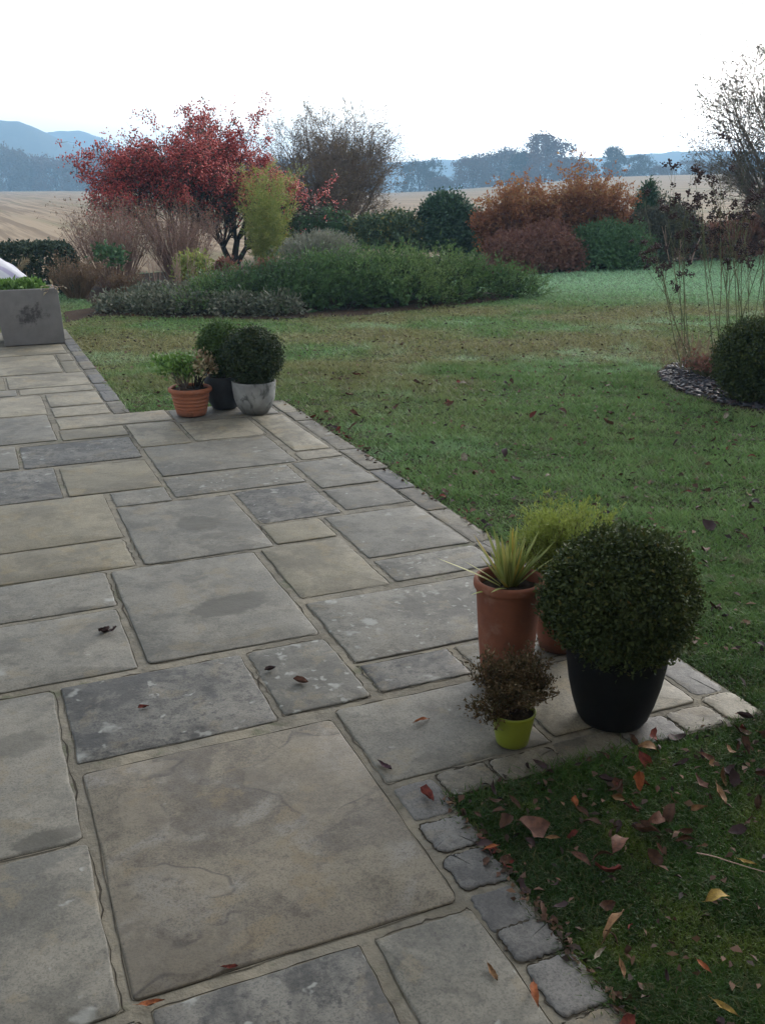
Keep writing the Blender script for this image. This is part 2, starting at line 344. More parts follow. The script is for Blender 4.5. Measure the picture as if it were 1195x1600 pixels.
# ------------------------------------------------------------------ terrain, field, hills
AZE = np.radians([-60, -20, 0, 2.2, 5.7, 12, 24.3, 28.5, 35.7, 41.5, 60, 100]); ZED = np.array([.3, .3, .3, .3, .3, -.2, -.75, .75, 3.6, 4., 4.2, 4.])
def polar(name, rs, azs, zfun, mat):
    rr, aa = np.meshgrid(rs, azs, indexing='ij'); X = rr * np.sin(aa); Y = rr * np.cos(aa); Z = zfun(rr, aa, X, Y)
    n, k = rr.shape; i = np.arange(n - 1)[:, None] * k; j = np.arange(k - 1)[None]
    F = np.stack([i + j, i + k + j, i + k + j + 1, i + j + 1], -1).reshape(-1, 4)[:, ::-1]
    return link(name, make_mesh(name, np.stack([X, Y, Z], -1).reshape(-1, 3), [F], mat, smooth=True))
def field_z(r, a, X, Y):
    s = np.clip((r - 40) / 262, 0, 1); s = s * s * (3 - 2 * s)
    return -.05 + np.interp(a, AZE, ZED) * s + .05 * s
f_ = polar('field', np.concatenate([[0.01, 6, 12, 18], np.linspace(22, 100, 14), np.linspace(115, 302, 14)]), np.radians(np.linspace(-70, 110, 61)), field_z, M['field']); tag(f_, kind='structure')
f_ = polar('far_land', np.array([302.2, 310, 330, 500, 900, 1500]), np.radians(np.linspace(-70, 110, 61)), lambda r, a, X, Y: np.interp(a, AZE, ZED) - np.clip((r - 302) / 20, 0, 1) * 3.5, M['meadow']); tag(f_, kind='structure')
f_ = polar('ground', np.array([0.01, 20, 90, 500, 1500]), np.radians(np.linspace(110, 290, 31)), lambda r, a, X, Y: -.06 + 0 * r, M['meadow']); tag(f_, kind='structure')
def hill(name, D, prof, half, seed, amp):
    az = np.array([p_[0] for p_ in prof]); hh = np.array([p_[1] for p_ in prof]); A = np.radians(np.arange(az[0], az[-1] + .01, .06))
    rs = D + half * np.array([-1, -.8, -.6, -.45, -.3, -.18, -.08, 0, .1, .25, .5, 1])
    def z(r, a, X, Y):
        h = np.interp(np.degrees(a), az, hh); t = np.clip(1 - np.abs(r - D) / half, 0, 1); s = t * t * (3 - 2 * t)
        P = np.stack([X, Y, 0 * X], -1); bumpy = sinn(P, .22, seed) * .6 + sinn(P, .5, seed + 1) * .4
        return -4 + (h + 4) * s + bumpy * amp * np.clip(t * 3, 0, 1)
    return tag(polar(name, rs, A, z, M['hill']), kind='structure')
hill('hill', 950, [(-16, 20), (-10, 40), (-3.45, 50.3), (.12, 58), (2.55, 55.7), (3.48, 54.4), (4.4, 49.5), (5.62, 39.7), (6.88, 30.3), (7.83, 22.8), (9.46, 10.3), (11, 0)], 230, 1, 1.3)
hill('hill', 1250, [(-2, 10), (2.39, 46), (4.03, 56), (5.35, 61.8), (6.49, 62.8), (7.77, 53.6), (8.88, 40), (10.88, 28), (14, 20), (20, 10)], 120, 3, 1.5)
hill('hill', 1200, [(8, 5), (12.25, 19), (17.54, 24), (21.48, 25.7), (23.99, 26.9), (26.49, 29.5), (30.04, 29.7), (33.54, 29.1), (35.59, 31.4), (38.27, 35.6), (40.24, 36.4), (43.28, 34.1), (48, 27), (60, 15), (75, 5)], 200, 5, 1.2)

# ------------------------------------------------------------------ patio: mortar bed, slabs, edging setts
PATIO = [(-1.05, .3), (1.0, .3), (1.0, 1.95), (2.095, 1.95), (2.095, 6.97), (.955, 6.97), (.955, 11.7), (-1.05, 11.7)]
patio = sheet('patio', PATIO, -.0045, M['mortar']); tag(patio, kind='structure')
g = rng(3)
def slab_mesh(x0, x1, y0, y1, mat, seed, corner=.012, rag=.0045, dome=0., skirt=.005):
    """riven slab: uneven edge, worn arris, a ring of dirt in the crack round it"""
    g = rng(seed); cx, cy = (x0 + x1) / 2, (y0 + y1) / 2; hx, hy = (x1 - x0) / 2, (y1 - y0) / 2
    r = min(corner * g.uniform(.6, 2.0), hx * .4, hy * .4); n = 16; pts = []
    for qx, qy, a0 in ((1, 1, 0), (-1, 1, 90), (-1, -1, 180), (1, -1, 270)):
        rc = r * g.uniform(.5, 1.5); ccx, ccy = qx * (hx - rc), qy * (hy - rc)
        for k in range(5): a = R(a0 + k * 22.5); pts.append((ccx + rc * math.cos(a), ccy + rc * math.sin(a)))
        nx = {0: (-1, 1), 90: (-1, -1), 180: (1, -1), 270: (1, 1)}[a0]
        e0 = np.array(pts[-1]); e1 = np.array((nx[0] * (hx - r), nx[1] * hy)) if a0 in (0, 180) else np.array((nx[0] * hx, nx[1] * (hy - r)))
        for k in range(1, n): pts.append(tuple(e0 + (e1 - e0) * k / n))
    pts = np.array(pts); m_ = len(pts); th = np.arange(m_) / m_ * 2 * np.pi
    w = sum(g.normal() * np.sin(k * th + g.uniform(0, 6.28)) / (1 + k * .12) for k in range(2, 40)) / 5; rad = unit(pts / np.array([hx, hy]) ** .5)
    out = pts + rad * (w * rag)[:, None]; inn = lambda d: out - unit(pts) * d
    wob = np.abs(sum(g.normal() * np.sin(k * th + g.uniform(0, 6.28)) for k in range(2, 26)) / 4)
    bev = .003 + .0045 * wob
    tilt = g.normal(size=2) * .0012 / max(hx, .2)
    def lift(P, z): return np.concatenate([P, (z + P @ tilt)[:, None]], 1)
    rings = [lift(out + unit(pts) * (skirt * (1.15 * wob))[:, None], np.full(m_, -.003)), lift(out, np.full(m_, -.006)), lift(out - unit(pts) * .001, -.004 * np.ones(m_)),
             lift(out - unit(pts) * (bev * .45)[:, None], -.0012 * np.ones(m_)), lift(out - unit(pts) * (bev * 1.3)[:, None], np.zeros(m_)), lift(out * .5, np.full(m_, dome * g.uniform(-1, 1)))]
    rings[0][:, 2] = -.003; rings[1][:, 2] = -.006
    V = np.concatenate(rings + [np.array([[0, 0, 0.]])]); F = []; mi = []
    j = np.arange(m_)
    for k in range(5):
        F.append(np.stack([k * m_ + j, k * m_ + (j + 1) % m_, (k + 1) * m_ + (j + 1) % m_, (k + 1) * m_ + j], -1)); mi += [1 if k < 2 else 0] * m_
    T = np.stack([5 * m_ + j, 5 * m_ + (j + 1) % m_, np.full(m_, 6 * m_)], -1); mi += [0] * m_
    me = make_mesh('paving_slab', V, [np.concatenate(F), T], [mat, M['dirt']], midx=mi)
    return me, (cx, cy, 0)
SLABS = [(-.9, .80, 9.92, 10.52, 'pale'), (-.9, .665, 8.87, 9.83, 'pale'), (.69, .815, 9.46, 9.86, 'pale'), (.685, .815, 8.84, 9.41, 'buff'), (.19, .825, 8.22, 8.79, 'pale'), (-.8, .16, 8.24, 8.80, 'buff'),
 (.26, .82, 7.95, 8.17, 'pale'), (-.8, .235, 7.95, 8.19, 'grey'), (-.6, .40, 7.20, 7.90, 'pale'), (.44, .825, 7.41, 7.88, 'pale'), (.44, .825, 7.05, 7.36, 'pale'), (-.6, .39, 6.37, 7.15, 'grey'), (.44, 1.195, 6.65, 6.98, 'pale'),
 (.43, .84, 6.335, 6.61, 'buff'), (.16, .83, 5.74, 6.27, 'dark'), (-.8, .13, 5.76, 6.30, 'grey'), (-.7, .31, 5.09, 5.70, 'dark'), (.345, .83, 5.09, 5.67, 'buff'), (.865, 1.185, 5.97, 6.60, 'pale'), (1.215, 1.94, 6.54, 6.93, 'grey'),
 (1.215, 1.685, 5.98, 6.50, 'pale'), (1.72, 1.945, 5.49, 6.50, 'pale'), (.87, 1.66, 5.27, 5.94, 'grey'), (.86, 1.575, 4.86, 5.22, 'lichen'), (1.70, 1.955, 5.285, 5.45, 'pale'), (1.62, 1.95, 4.705, 5.245, 'grey'), (1.61, 1.955, 4.31, 4.655, 'grey'),
 (1.465, 1.96, 3.65, 4.235, 'grey'), (1.47, 1.955, 3.36, 3.605, 'lichen'), (1.16, 1.57, 4.28, 4.81, 'dark'), (1.145, 1.435, 3.975, 4.245, 'buff'), (1.055, 1.435, 3.355, 3.93, 'buff'), (-.8, .51, 4.35, 5.06, 'buff'), (-.8, .505, 3.97, 4.32, 'buff'),
 (-.85, .37, 3.575, 3.945, 'grey'), (-.8, .36, 3.02, 3.54, 'grey'), (.55, .83, 4.82, 5.06, 'grey'), (.545, 1.125, 3.96, 4.79, 'grey_wet'), (.40, 1.015, 3.03, 3.93, 'grey_wet'), (.11, .70, 2.505, 2.97, 'dark'), (.73, 1.015, 2.525, 2.98, 'lichen'),
 (1.055, 1.95, 2.76, 3.29, 'lichen'), (1.06, 1.385, 2.54, 2.73, 'dark'), (1.42, 1.95, 2.54, 2.73, 'grey'), (.88, 1.40, 2.075, 2.485, 'grey'), (1.43, 1.95, 2.095, 2.49, 'pale'), (.12, .85, 1.59, 2.445, 'brown'), (-.8, .08, 2.15, 2.97, 'grey_wet'),
 (-.85, .09, 1.57, 2.125, 'grey'), (.15, .59, .85, 1.55, 'dark'), (.63, .86, .8, 1.555, 'grey'), (-.85, .12, .85, 1.535, 'grey')]
for i, (x0, x1, y0, y1, k) in enumerate(SLABS):
    gap = -.002; me, c = slab_mesh(x0 + gap, x1 - gap, y0 + gap, y1 - gap, M[k], 100 + i); link('paving_slab', me, patio, c)
SETTS = [(.885, 1.0, 1.895, 2.04, 'sett'), (.885, 1.0, 1.755, 1.865, 'sett'), (.88, .995, 1.615, 1.73, 'sett'), (.88, .985, 1.475, 1.585, 'sett'), (.885, .99, 1.375, 1.465, 'sett'), (.89, 1.0, 1.22, 1.355, 'sett'), (.89, 1.0, 1.07, 1.2, 'sett_buff'), (.89, 1.0, .9, 1.05, 'sett'), (.89, 1.0, .7, .88, 'sett'),
 (1.02, 1.165, 1.955, 2.05, 'sett_buff'), (1.185, 1.375, 1.955, 2.05, 'sett_buff'), (1.395, 1.60, 1.955, 2.06, 'sett_buff'), (1.62, 1.79, 1.955, 2.06, 'sett'), (1.81, 1.955, 1.96, 2.065, 'sett_buff'), (1.975, 2.09, 1.96, 2.10, 'pale')]
y = 2.12
while y < 6.8:
    l = g.uniform(.25, .55); y1 = min(y + l, 6.94); SETTS.append((1.978, 2.088 + g.uniform(-.008, .01), y, y1, random.choice(['sett_buff', 'sett_buff', 'sett', 'pale']))); y = y1 + .022
y = 7.0
while y < 11.5:
    l = g.uniform(.25, .45); SETTS.append((.845, .948, y, y + l, random.choice(['sett', 'sett_buff', 'sett_buff']))); y += l + .025
for i, (x0, x1, y0, y1, k) in enumerate(SETTS):
    me, c = slab_mesh(x0 - .005, x1 + .005, y0 - .006, y1 + .006, M[k], 300 + i, .014, .006, 0., .003); link('edging_sett', me, patio, (c[0], c[1], g.uniform(-.003, .003)))

# ------------------------------------------------------------------ unseen house, added behind the viewpoint to shade the near patio
M['render'] = plain('lime_render', (.42, .39, .34), (.36, .335, .29), 3, .9, .2, .3)
M['woodwork'] = plain('painted_woodwork', (.55, .54, .50), (.50, .49, .45), 5, .5, .4, 0)
M['tiles'] = plain('roof_tiles', (.16, .075, .05), (.11, .06, .045), 4, .9, .1, .5)
M['pane'] = plain('window_pane', (.02, .022, .025), (.03, .03, .032), 2, .08, .5, 0)
def boxm(x0, x1, y0, y1, z0, z1, top=(0, 0)):
    V = np.array([(x0, y0, z0), (x1, y0, z0), (x1, y1, z0), (x0, y1, z0), (x0 + top[0], y0, z1), (x1 + top[1], y0, z1), (x1 + top[1], y1, z1), (x0 + top[0], y1, z1)], float)
    return V, np.array([(0, 3, 2, 1), (4, 5, 6, 7), (0, 1, 5, 4), (1, 2, 6, 5), (2, 3, 7, 6), (3, 0, 4, 7)])
def part(name, b_, mat, parent): V, F = boxm(*b_); return link(name, make_mesh(name, V, [F], mat), parent)
V, F = boxm(-9, 5.5, -6, -.75, -.05, 5.6); house = link('unseen_house_wall', make_mesh('unseen_house_wall', V, [F], M['render'])); tag(house, kind='structure')
part('eaves', (-9.3, 5.8, -6.3, -.35, 5.602, 5.75), M['woodwork'], house)
V = np.array([(-9.4, -.25, 5.752), (5.9, -.25, 5.752), (5.9, -6.4, 5.752), (-9.4, -6.4, 5.752), (-7, -3.3, 8.2), (3.5, -3.3, 8.2)], float); me = bpy.data.meshes.new('roof'); me.from_pydata([tuple(v) for v in V], [], [(0, 1, 5, 4), (1, 2, 5), (2, 3, 4, 5), (3, 0, 4), (3, 2, 1, 0)]); me.materials.append(M['tiles']); link('roof', me, house)
d_ = part('door', (-.5, .5, -.748, -.70, -.02, 2.1), M['woodwork'], house); part('pane', (-.38, .38, -.699, -.69, .35, 1.95), M['pane'], d_)
for x in (-4.5, -2.4, 2.0, 3.8):
    for z in (.9, 3.5): w_ = part('window', (x - .55, x + .55, -.748, -.71, z, z + 1.2), M['woodwork'], house); part('pane', (x - .47, x + .47, -.709, -.70, z + .08, z + 1.12), M['pane'], w_)

# ------------------------------------------------------------------ lawn and beds
LAWN = [(1.002, .2), (1.002, 1.948), (2.097, 1.948), (2.097, 6.972), (.957, 6.972), (.957, 11.72), (-6, 11.72), (-6, 17.2), (1.4, 18.2), (4, 19.4), (8.5, 20.6), (13, 20.4), (22, 21.5), (26, 14), (14, .2)]
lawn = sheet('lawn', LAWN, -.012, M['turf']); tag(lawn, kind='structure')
BED = [(1.02, 12.3), (1.4, 12.75), (1.9, 12.62), (2.5, 12.0), (3.34, 11.58), (4.45, 11.42), (5.9, 11.82), (7.0, 12.15), (7.5, 12.5), (7.35, 13.1), (6.8, 14.2), (7.2, 16.6), (9.1, 15.35), (12.4, 16.3), (17, 17.85), (22, 19.5), (22, 21.4), (13, 20.3), (8.5, 20.5), (4, 19.3), (1.5, 18.1), (1.55, 13.75), (1.1, 13.4)]
bed = sheet('flower_bed', BED, -.006, M['soil']); tag(bed, kind='structure')
an = np.linspace(0, 2 * np.pi, 48, endpoint=False); SLATE = [(6.45 + 1.42 * math.cos(a) + .03 * math.sin(5 * a), 5.75 + 1.42 * math.sin(a)) for a in an]
sb = sheet('slate_bed', SLATE, -.006, M['soil']); tag(sb, kind='structure')

# grass blades, thinner and denser near the patio
g = rng(11)
def blades(n, r0, r1, hk, wk, az0=-8, az1=62):
    u = g.uniform(size=n * 3); r = r0 * (r1 / r0) ** u; a = np.radians(g.uniform(az0, az1, n * 3)); X, Y = r * np.sin(a), r * np.cos(a)
    ok = inside(LAWN, X, Y) & ~inside(BED, X, Y) & ~inside(SLATE, X, Y); X, Y, r = X[ok][:n], Y[ok][:n], r[ok][:n]
    n = len(X); P = np.stack([X + g.normal(size=n) * .02, Y + g.normal(size=n) * .02, np.full(n, -.012)], 1)
    cl = np.clip(.5 + .7 * sinn(P, 16, 21), 0, 1.3); cl2 = np.clip(.5 + .7 * sinn(P, 4.5, 23), 0, 1.2)
    h = hk * (.45 + .7 * cl + .45 * cl2) * g.uniform(.6, 1.3, n) * (1 + r / 40); w = wk * (r / 2) ** .75 * g.uniform(.7, 1.3, n)
    la = g.uniform(0, 2 * np.pi, n) ; lean = g.uniform(.2, 1.2, n); D = np.stack([np.cos(la) * lean, np.sin(la) * lean, np.ones(n)], 1)
    fa = g.uniform(0, 2 * np.pi, n); S = np.stack([np.cos(fa), np.sin(fa), 0 * fa], 1) * w[:, None] * .5; D = unit(D) * h[:, None]
    mid = P + D * .55; tip = P + D + np.stack([np.cos(la), np.sin(la), -.35 * np.ones(n)], 1) * (h * .35)[:, None]
    V = np.stack([P - S, P + S, mid + S * .8, tip, mid - S * .8], 1).reshape(-1, 3)
    if r0 > 2:
        V = np.stack([P - S * .9, P + S * .9, tip], 1).reshape(-1, 3); return V, np.zeros((0, 4), int), np.arange(n * 3).reshape(-1, 3), np.repeat(g.uniform(0, 1, n), 3)
    b5 = (np.arange(n) * 5)[:, None]
    return V, b5 + np.array([[0, 1, 2, 4]]), b5 + np.array([[4, 2, 3]]), np.repeat(g.uniform(0, 1, n), 5)
Vs, Q, T3, Tt, off = [], [], [], [], 0
for args in ((150000, 1.1, 4.2, .026, .0032), (150000, 3.6, 9, .030, .0034), (110000, 8, 26, .034, .0036)):
    V, q, t3, tt = blades(*args); Vs.append(V); Q.append(q + off); T3.append(t3 + off); Tt.append(tt); off += len(V)
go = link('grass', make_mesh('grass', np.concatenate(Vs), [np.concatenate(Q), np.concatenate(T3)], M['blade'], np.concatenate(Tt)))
tag(go, 'short damp green grass blades covering the lawn', 'grass', kind='stuff')

# ------------------------------------------------------------------ plant builders
M['bark'] = plain('grey_brown_bark', (.23, .185, .15), (.15, .12, .10), 30, .9, .1, .5)
M['bark_dark'] = plain('dark_bark', (.05, .042, .036), (.03, .026, .023), 30, .9, .1, .5)
M['twig_brown'] = plain('brown_twigs', (.13, .085, .065), (.085, .055, .045), 30, .9, .1, 0)
F_ = foliage
M['box'] = F_('box_leaf', [(.018, .031, .008), (.04, .06, .016), (.075, .10, .028), (.15, .105, .03)], .6, .2, .25)
M['box_dark'] = F_('dark_box_leaf', [(.024, .046, .014), (.038, .060, .019), (.072, .066, .026)], .5, .15)
M['box_bright'] = F_('light_box_leaf', [(.039, .085, .019), (.072, .130, .029), (.117, .163, .039)], .5, .2)
M['yucca'] = F_('yucca_leaf', [(.16, .22, .05), (.26, .30, .08), (.36, .36, .12), (.40, .30, .06)], .5, .2)
M['conifer_gold'] = F_('golden_conifer', [(.16, .22, .04), (.25, .31, .065), (.34, .39, .10)], .6, .3)
M['heather'] = F_('faded_heather', [(.035, .038, .013), (.07, .052, .02), (.13, .08, .038), (.30, .24, .15)], .8, .2)
M['spring'] = F_('fresh_green_leaf', [(.08, .17, .03), (.13, .24, .05), (.18, .30, .07)], .5, .25)
M['variegated'] = F_('buff_variegated_leaf', [(.20, .17, .08), (.34, .28, .15), (.45, .38, .24), (.28, .13, .08)], .5, .2)
M['juniper'] = F_('juniper_needles', [(.040, .088, .032), (.072, .144, .045), (.128, .224, .064), (.192, .272, .088)], .6, .2)
M['dome'] = F_('grey_green_leaf', [(.19, .20, .14), (.26, .265, .20), (.33, .325, .26)], .8, .15)
M['evergreen'] = F_('dark_evergreen', [(.028, .070, .042), (.049, .105, .056), (.077, .140, .070)], .5, .1)
M['evergreen2'] = F_('mid_evergreen', [(.042, .084, .042), (.077, .126, .056), (.105, .154, .070), (.392, .308, .070)], .6, .1)
M['rust'] = F_('rust_leaf', [(.16, .065, .04), (.26, .10, .05), (.34, .15, .065), (.42, .27, .11)], .7, .4)
M['rust_dark'] = F_('dusky_brown_leaf', [(.16, .07, .055), (.24, .11, .08), (.31, .16, .11)], .8, .3)
M['olive'] = F_('olive_grey_leaf', [(.062, .065, .048), (.094, .094, .062), (.125, .112, .075)], .8, .1)
M['green_shrub'] = F_('shrub_green', [(.053, .112, .045), (.083, .165, .068), (.120, .210, .083)], .6, .15)
M['bamboo'] = F_('bamboo_leaf', [(.161, .218, .046), (.276, .333, .081), (.380, .414, .115), (.460, .380, .115)], .6, .3)
M['berry'] = F_('red_berry', [(.30, .032, .036), (.52, .068, .058), (.60, .13, .095)], .5, 0)
M['hawleaf'] = F_('olive_haw_leaf', [(.056, .063, .042), (.091, .084, .056), (.140, .084, .063)], .7, .15)
M['tanleaf'] = F_('withered_leaf', [(.17, .14, .085), (.24, .19, .12), (.13, .10, .065)], .8, .3)
M['fern'] = F_('copper_fern', [(.13, .085, .055), (.20, .13, .08), (.27, .19, .12)], .8, .2)
M['ground'] = F_('silvery_groundcover', [(.07, .09, .05), (.115, .135, .085), (.19, .20, .14), (.36, .33, .25)], .6, .15)
M['hedge'] = F_('hedge_leaf', [(.033, .052, .033), (.052, .078, .046), (.078, .098, .058)], .7, .1)
M['stemdead'] = F_('dead_pink_stem', [(.216, .132, .108), (.312, .192, .156), (.408, .288, .228)], .8, .1)
M['seed'] = F_('dark_seed_head', [(.035, .02, .022), (.06, .035, .035), (.09, .05, .045)], .8, 0)
M['seedstem'] = F_('green_wiry_stem', [(.07, .09, .035), (.11, .12, .05), (.15, .12, .06)], .7, 0)
M['fartree'] = F_('far_bare_crown', [(.075, .062, .055), (.11, .085, .07), (.15, .11, .09)], .9, .1)
M['fartree_green'] = F_('far_evergreen_crown', [(.025, .035, .025), (.04, .055, .035)], .9, .1)
M['fartree_red'] = F_('far_russet_crown', [(.10, .05, .035), (.16, .08, .05)], .9, .1)

def clumped(g, n, lobes, per=10, cr=.1, shell=.35, zmin=.02, flat=0.):
    """leaf positions in clumps in the outer shell of a union of ellipsoids; lobes: (cx,cy,cz,rx,ry,rz)"""
    lobes = np.array(lobes, float); wts = (lobes[:, 3] * lobes[:, 5]) ** 1.0; k = int(n / per * 1.6)
    li = g.choice(len(lobes), k, p=wts / wts.sum()); d = unit(g.normal(size=(k, 3))); d[:, 2] = np.where(d[:, 2] < -.35, -d[:, 2], d[:, 2])
    rad = 1 - shell * g.uniform(size=k) ** 1.7 + .22 * g.uniform(size=k) * (g.uniform(size=k) < .14); bump_ = 1 + .13 * sinn(d * 3 + li[:, None] * 7., 1.6, 5) + .08 * sinn(d * 3 + li[:, None] * 3., 4., 6)
    C = lobes[li, :3] + d * lobes[li, 3:] * (rad * bump_)[:, None]
    ins = np.zeros(k, bool)
    for q in range(len(lobes)):
        e = np.linalg.norm((C - lobes[q, :3]) / lobes[q, 3:], axis=1); ins |= (e < .62) & (li != q)
    ok = ~ins & (C[:, 2] > zmin); C, d, li = C[ok], d[ok], li[ok]; C, d = C[:max(1, n // per)], d[:max(1, n // per)]
    idx = np.repeat(np.arange(len(C)), per); P = C[idx] + g.normal(size=(len(idx), 3)) * cr * .5; P[:, 2] = np.maximum(P[:, 2], zmin * .5)
    return P, d[idx], np.repeat(g.uniform(0, 1, len(C)), per)

def leaves_on(g, P, N, ct, L, W, out=.7, upb=.3, rnd=.8, tvar=.35, fold=.18):
    n = len(P); D = unit(N * out + np.array([0, 0, upb]) + g.normal(size=(n, 3)) * rnd); nn = unit(N + g.normal(size=(n, 3)) * .8)
    V, F = leaf_quads(P, D, nn, L * g.uniform(.7, 1.3, n), W * g.uniform(.7, 1.3, n), fold)
    t = np.clip(ct * (1 - tvar) + g.uniform(0, 1, n) * tvar + g.normal(size=n) * .05, 0, 1)
    return V, F, np.repeat(t, 4)

def stems_to(g, base, targets, r, k=4, bow=.15):
    n = len(targets); P = base + g.normal(size=(n, 3)) * np.array([r * 4, r * 4, 0]); segs = []; prev = P
    mid = (P + targets) / 2 + g.normal(size=(n, 3)) * bow * .3 * np.linalg.norm(targets - P, axis=1, keepdims=True); mid[:, 2] = np.abs(mid[:, 2]); 
    for s in range(1, k + 1):
        t = s / k; q = P * (1 - t) ** 2 + 2 * mid * t * (1 - t) + targets * t * t
        segs.append((prev, q, np.full(n, r * (1 - .8 * (s - 1) / k)), np.full(n, r * (1 - .8 * s / k)))); prev = q
    return tubes(*[np.concatenate([s[i] for s in segs]) for i in range(4)])

def shrub(name, label, cat, loc, lobes, n, L, W, mat, group=None, per=10, cr=.1, shell=.4, stem=None, nst=14, sr=.012, seed=1, out=.7, upb=.3, rnd=.8, root=None, core=True, corek=.72):
    """a shrub: branching stems plus a crown of leaf clumps, with a dense leafy inside"""
    g = rng(seed); o = root or empty(name, loc)
    if not root: tag(o, label, cat, group)
    P, N, ct = clumped(g, n, lobes, per, cr, shell); parts = [leaves_on(g, P, N, ct, L, W, out, upb, rnd)]
    if core:   # sparse larger leaves deep inside keep the crown opaque
        P2, N2, c2 = clumped(g, max(200, n // 5), [(l[0], l[1], l[2], l[3] * corek, l[4] * corek, l[5] * corek) for l in lobes], 6, cr, .5); parts.append(leaves_on(g, P2, N2, c2, L * 2.2, W * 2.6, .1, .1, 1.))
    V, F, t = join(parts); link('foliage', make_mesh('foliage', V, F, mat, t), o)
    if stem:
        pick = P[g.choice(len(P), nst)] * np.array([.9, .9, .9]); base = np.array([np.mean([l[0] for l in lobes]), np.mean([l[1] for l in lobes]), 0.])
        V, F = stems_to(g, base, pick, sr); link('stem', make_mesh('stem', V, [F], stem), o)
    return o

# ------------------------------------------------------------------ pots
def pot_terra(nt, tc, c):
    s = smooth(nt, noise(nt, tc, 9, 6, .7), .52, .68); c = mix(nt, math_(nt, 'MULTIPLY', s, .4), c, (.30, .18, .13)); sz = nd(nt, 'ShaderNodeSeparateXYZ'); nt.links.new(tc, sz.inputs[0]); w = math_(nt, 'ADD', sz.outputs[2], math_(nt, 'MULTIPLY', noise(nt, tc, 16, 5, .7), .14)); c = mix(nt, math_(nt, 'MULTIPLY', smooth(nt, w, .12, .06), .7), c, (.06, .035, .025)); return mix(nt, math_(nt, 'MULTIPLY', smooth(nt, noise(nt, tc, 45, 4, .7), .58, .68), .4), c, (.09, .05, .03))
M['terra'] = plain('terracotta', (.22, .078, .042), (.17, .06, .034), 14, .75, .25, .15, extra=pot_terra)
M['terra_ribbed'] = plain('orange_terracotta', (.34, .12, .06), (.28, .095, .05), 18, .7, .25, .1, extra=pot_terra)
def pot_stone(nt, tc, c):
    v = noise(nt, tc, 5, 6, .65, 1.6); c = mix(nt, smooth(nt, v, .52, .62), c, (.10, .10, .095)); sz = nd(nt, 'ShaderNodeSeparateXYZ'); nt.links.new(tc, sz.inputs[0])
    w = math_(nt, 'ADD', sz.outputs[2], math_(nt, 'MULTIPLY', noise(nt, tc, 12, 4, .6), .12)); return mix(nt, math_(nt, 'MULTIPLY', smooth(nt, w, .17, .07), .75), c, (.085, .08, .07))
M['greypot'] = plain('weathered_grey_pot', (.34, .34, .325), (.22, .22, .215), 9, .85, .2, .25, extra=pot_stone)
M['slatepot'] = plain('dark_slate_pot', (.045, .048, .055), (.03, .032, .037), 12, .6, .3, .1)
M['blackpot'] = plain('black_glazed_pot', (.007, .007, .008), (.011, .011, .011), 40, .6, .15, .12)
M['limepot'] = plain('lime_glazed_pot', (.21, .245, .022), (.18, .21, .018), 8, .4, .4, .02)
M['compost'] = plain('dark_compost', (.02, .015, .011), (.05, .038, .028), 60, .95, .1, .8)

def pot(root, prof, mat, wall, soil_z, n=48, rim=None):
    """hollow pot turned from its outer profile"""
    prof = [(0, prof[0][1])] + list(prof); top = prof[-1]
    inner = [(top[0] - wall * .3, top[1] + wall * .25), (top[0] - wall * .8, top[1] + wall * .15), (top[0] - wall, top[1] - wall * .4), (np.interp(soil_z, [p_[1] for p_ in prof[1:]], [p_[0] for p_ in prof[1:]]) - wall, soil_z - .01)]
    V, F = lathe(prof + inner, n); p_ = link('pot', make_mesh('pot', V, [F], mat, smooth=True), root)
    if rim: V, F = lathe(rim, n); link('rim', make_mesh('rim', V, [F], mat, smooth=True), p_)
    rs = inner[-1][0] + wall * .5; V, F = lathe([(rs, soil_z), (rs * .7, soil_z + .006), (rs * .35, soil_z + .012), (0, soil_z + .01)], 24)
    g = rng(int(rs * 1e4)); V = V + np.stack([0 * V[:, 0], 0 * V[:, 0], g.normal(size=len(V)) * .003], 1); link('soil', make_mesh('soil', V, [F], M['compost'], smooth=True), root)
    return p_

def ball(root, z, rx, rz, n, L, mat, seed, per=8, stemtop=None):
    g = rng(seed); d = unit(g.normal(size=(n // per, 3))); 
    k = 1 + .05 * sinn(d, 2.5, seed) + .05 * sinn(d, 7, seed + 1) + .035 * sinn(d, 17, seed + 2) + .07 * (g.uniform(size=len(d)) < .03); rad = (1 - .22 * g.uniform(size=len(d)) ** 2) * k
    C = d * np.array([rx, rx, rz]) * rad[:, None] + np.array([0, 0, z]); idx = np.repeat(np.arange(len(C)), per)
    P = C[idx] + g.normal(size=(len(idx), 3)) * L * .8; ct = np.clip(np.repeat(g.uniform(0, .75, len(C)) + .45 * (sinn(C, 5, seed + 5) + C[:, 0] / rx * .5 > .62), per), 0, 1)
    parts = [leaves_on(g, P, d[idx], ct, L, L * .62, .6, .25, .9, .4)]
    d2 = unit(g.normal(size=(n // 3, 3))); P2 = d2 * np.array([rx, rx, rz]) * g.uniform(.55, .85, (len(d2), 1)) + np.array([0, 0, z]); parts.append(leaves_on(g, P2, d2, g.uniform(0, .5, len(d2)), L * 2, L * 1.6, .2, .1, 1))
    V, F, t = join(parts); link('foliage', make_mesh('foliage', V, F, mat, t), root)
    pick = P2[g.choice(len(P2), 16)] * .8 + np.array([0, 0, z * .2]); V, F = stems_to(g, np.array([0, 0, stemtop if stemtop is not None else z - rz]), pick, .006); link('stem', make_mesh('stem', V, [F], M['bark']), root)

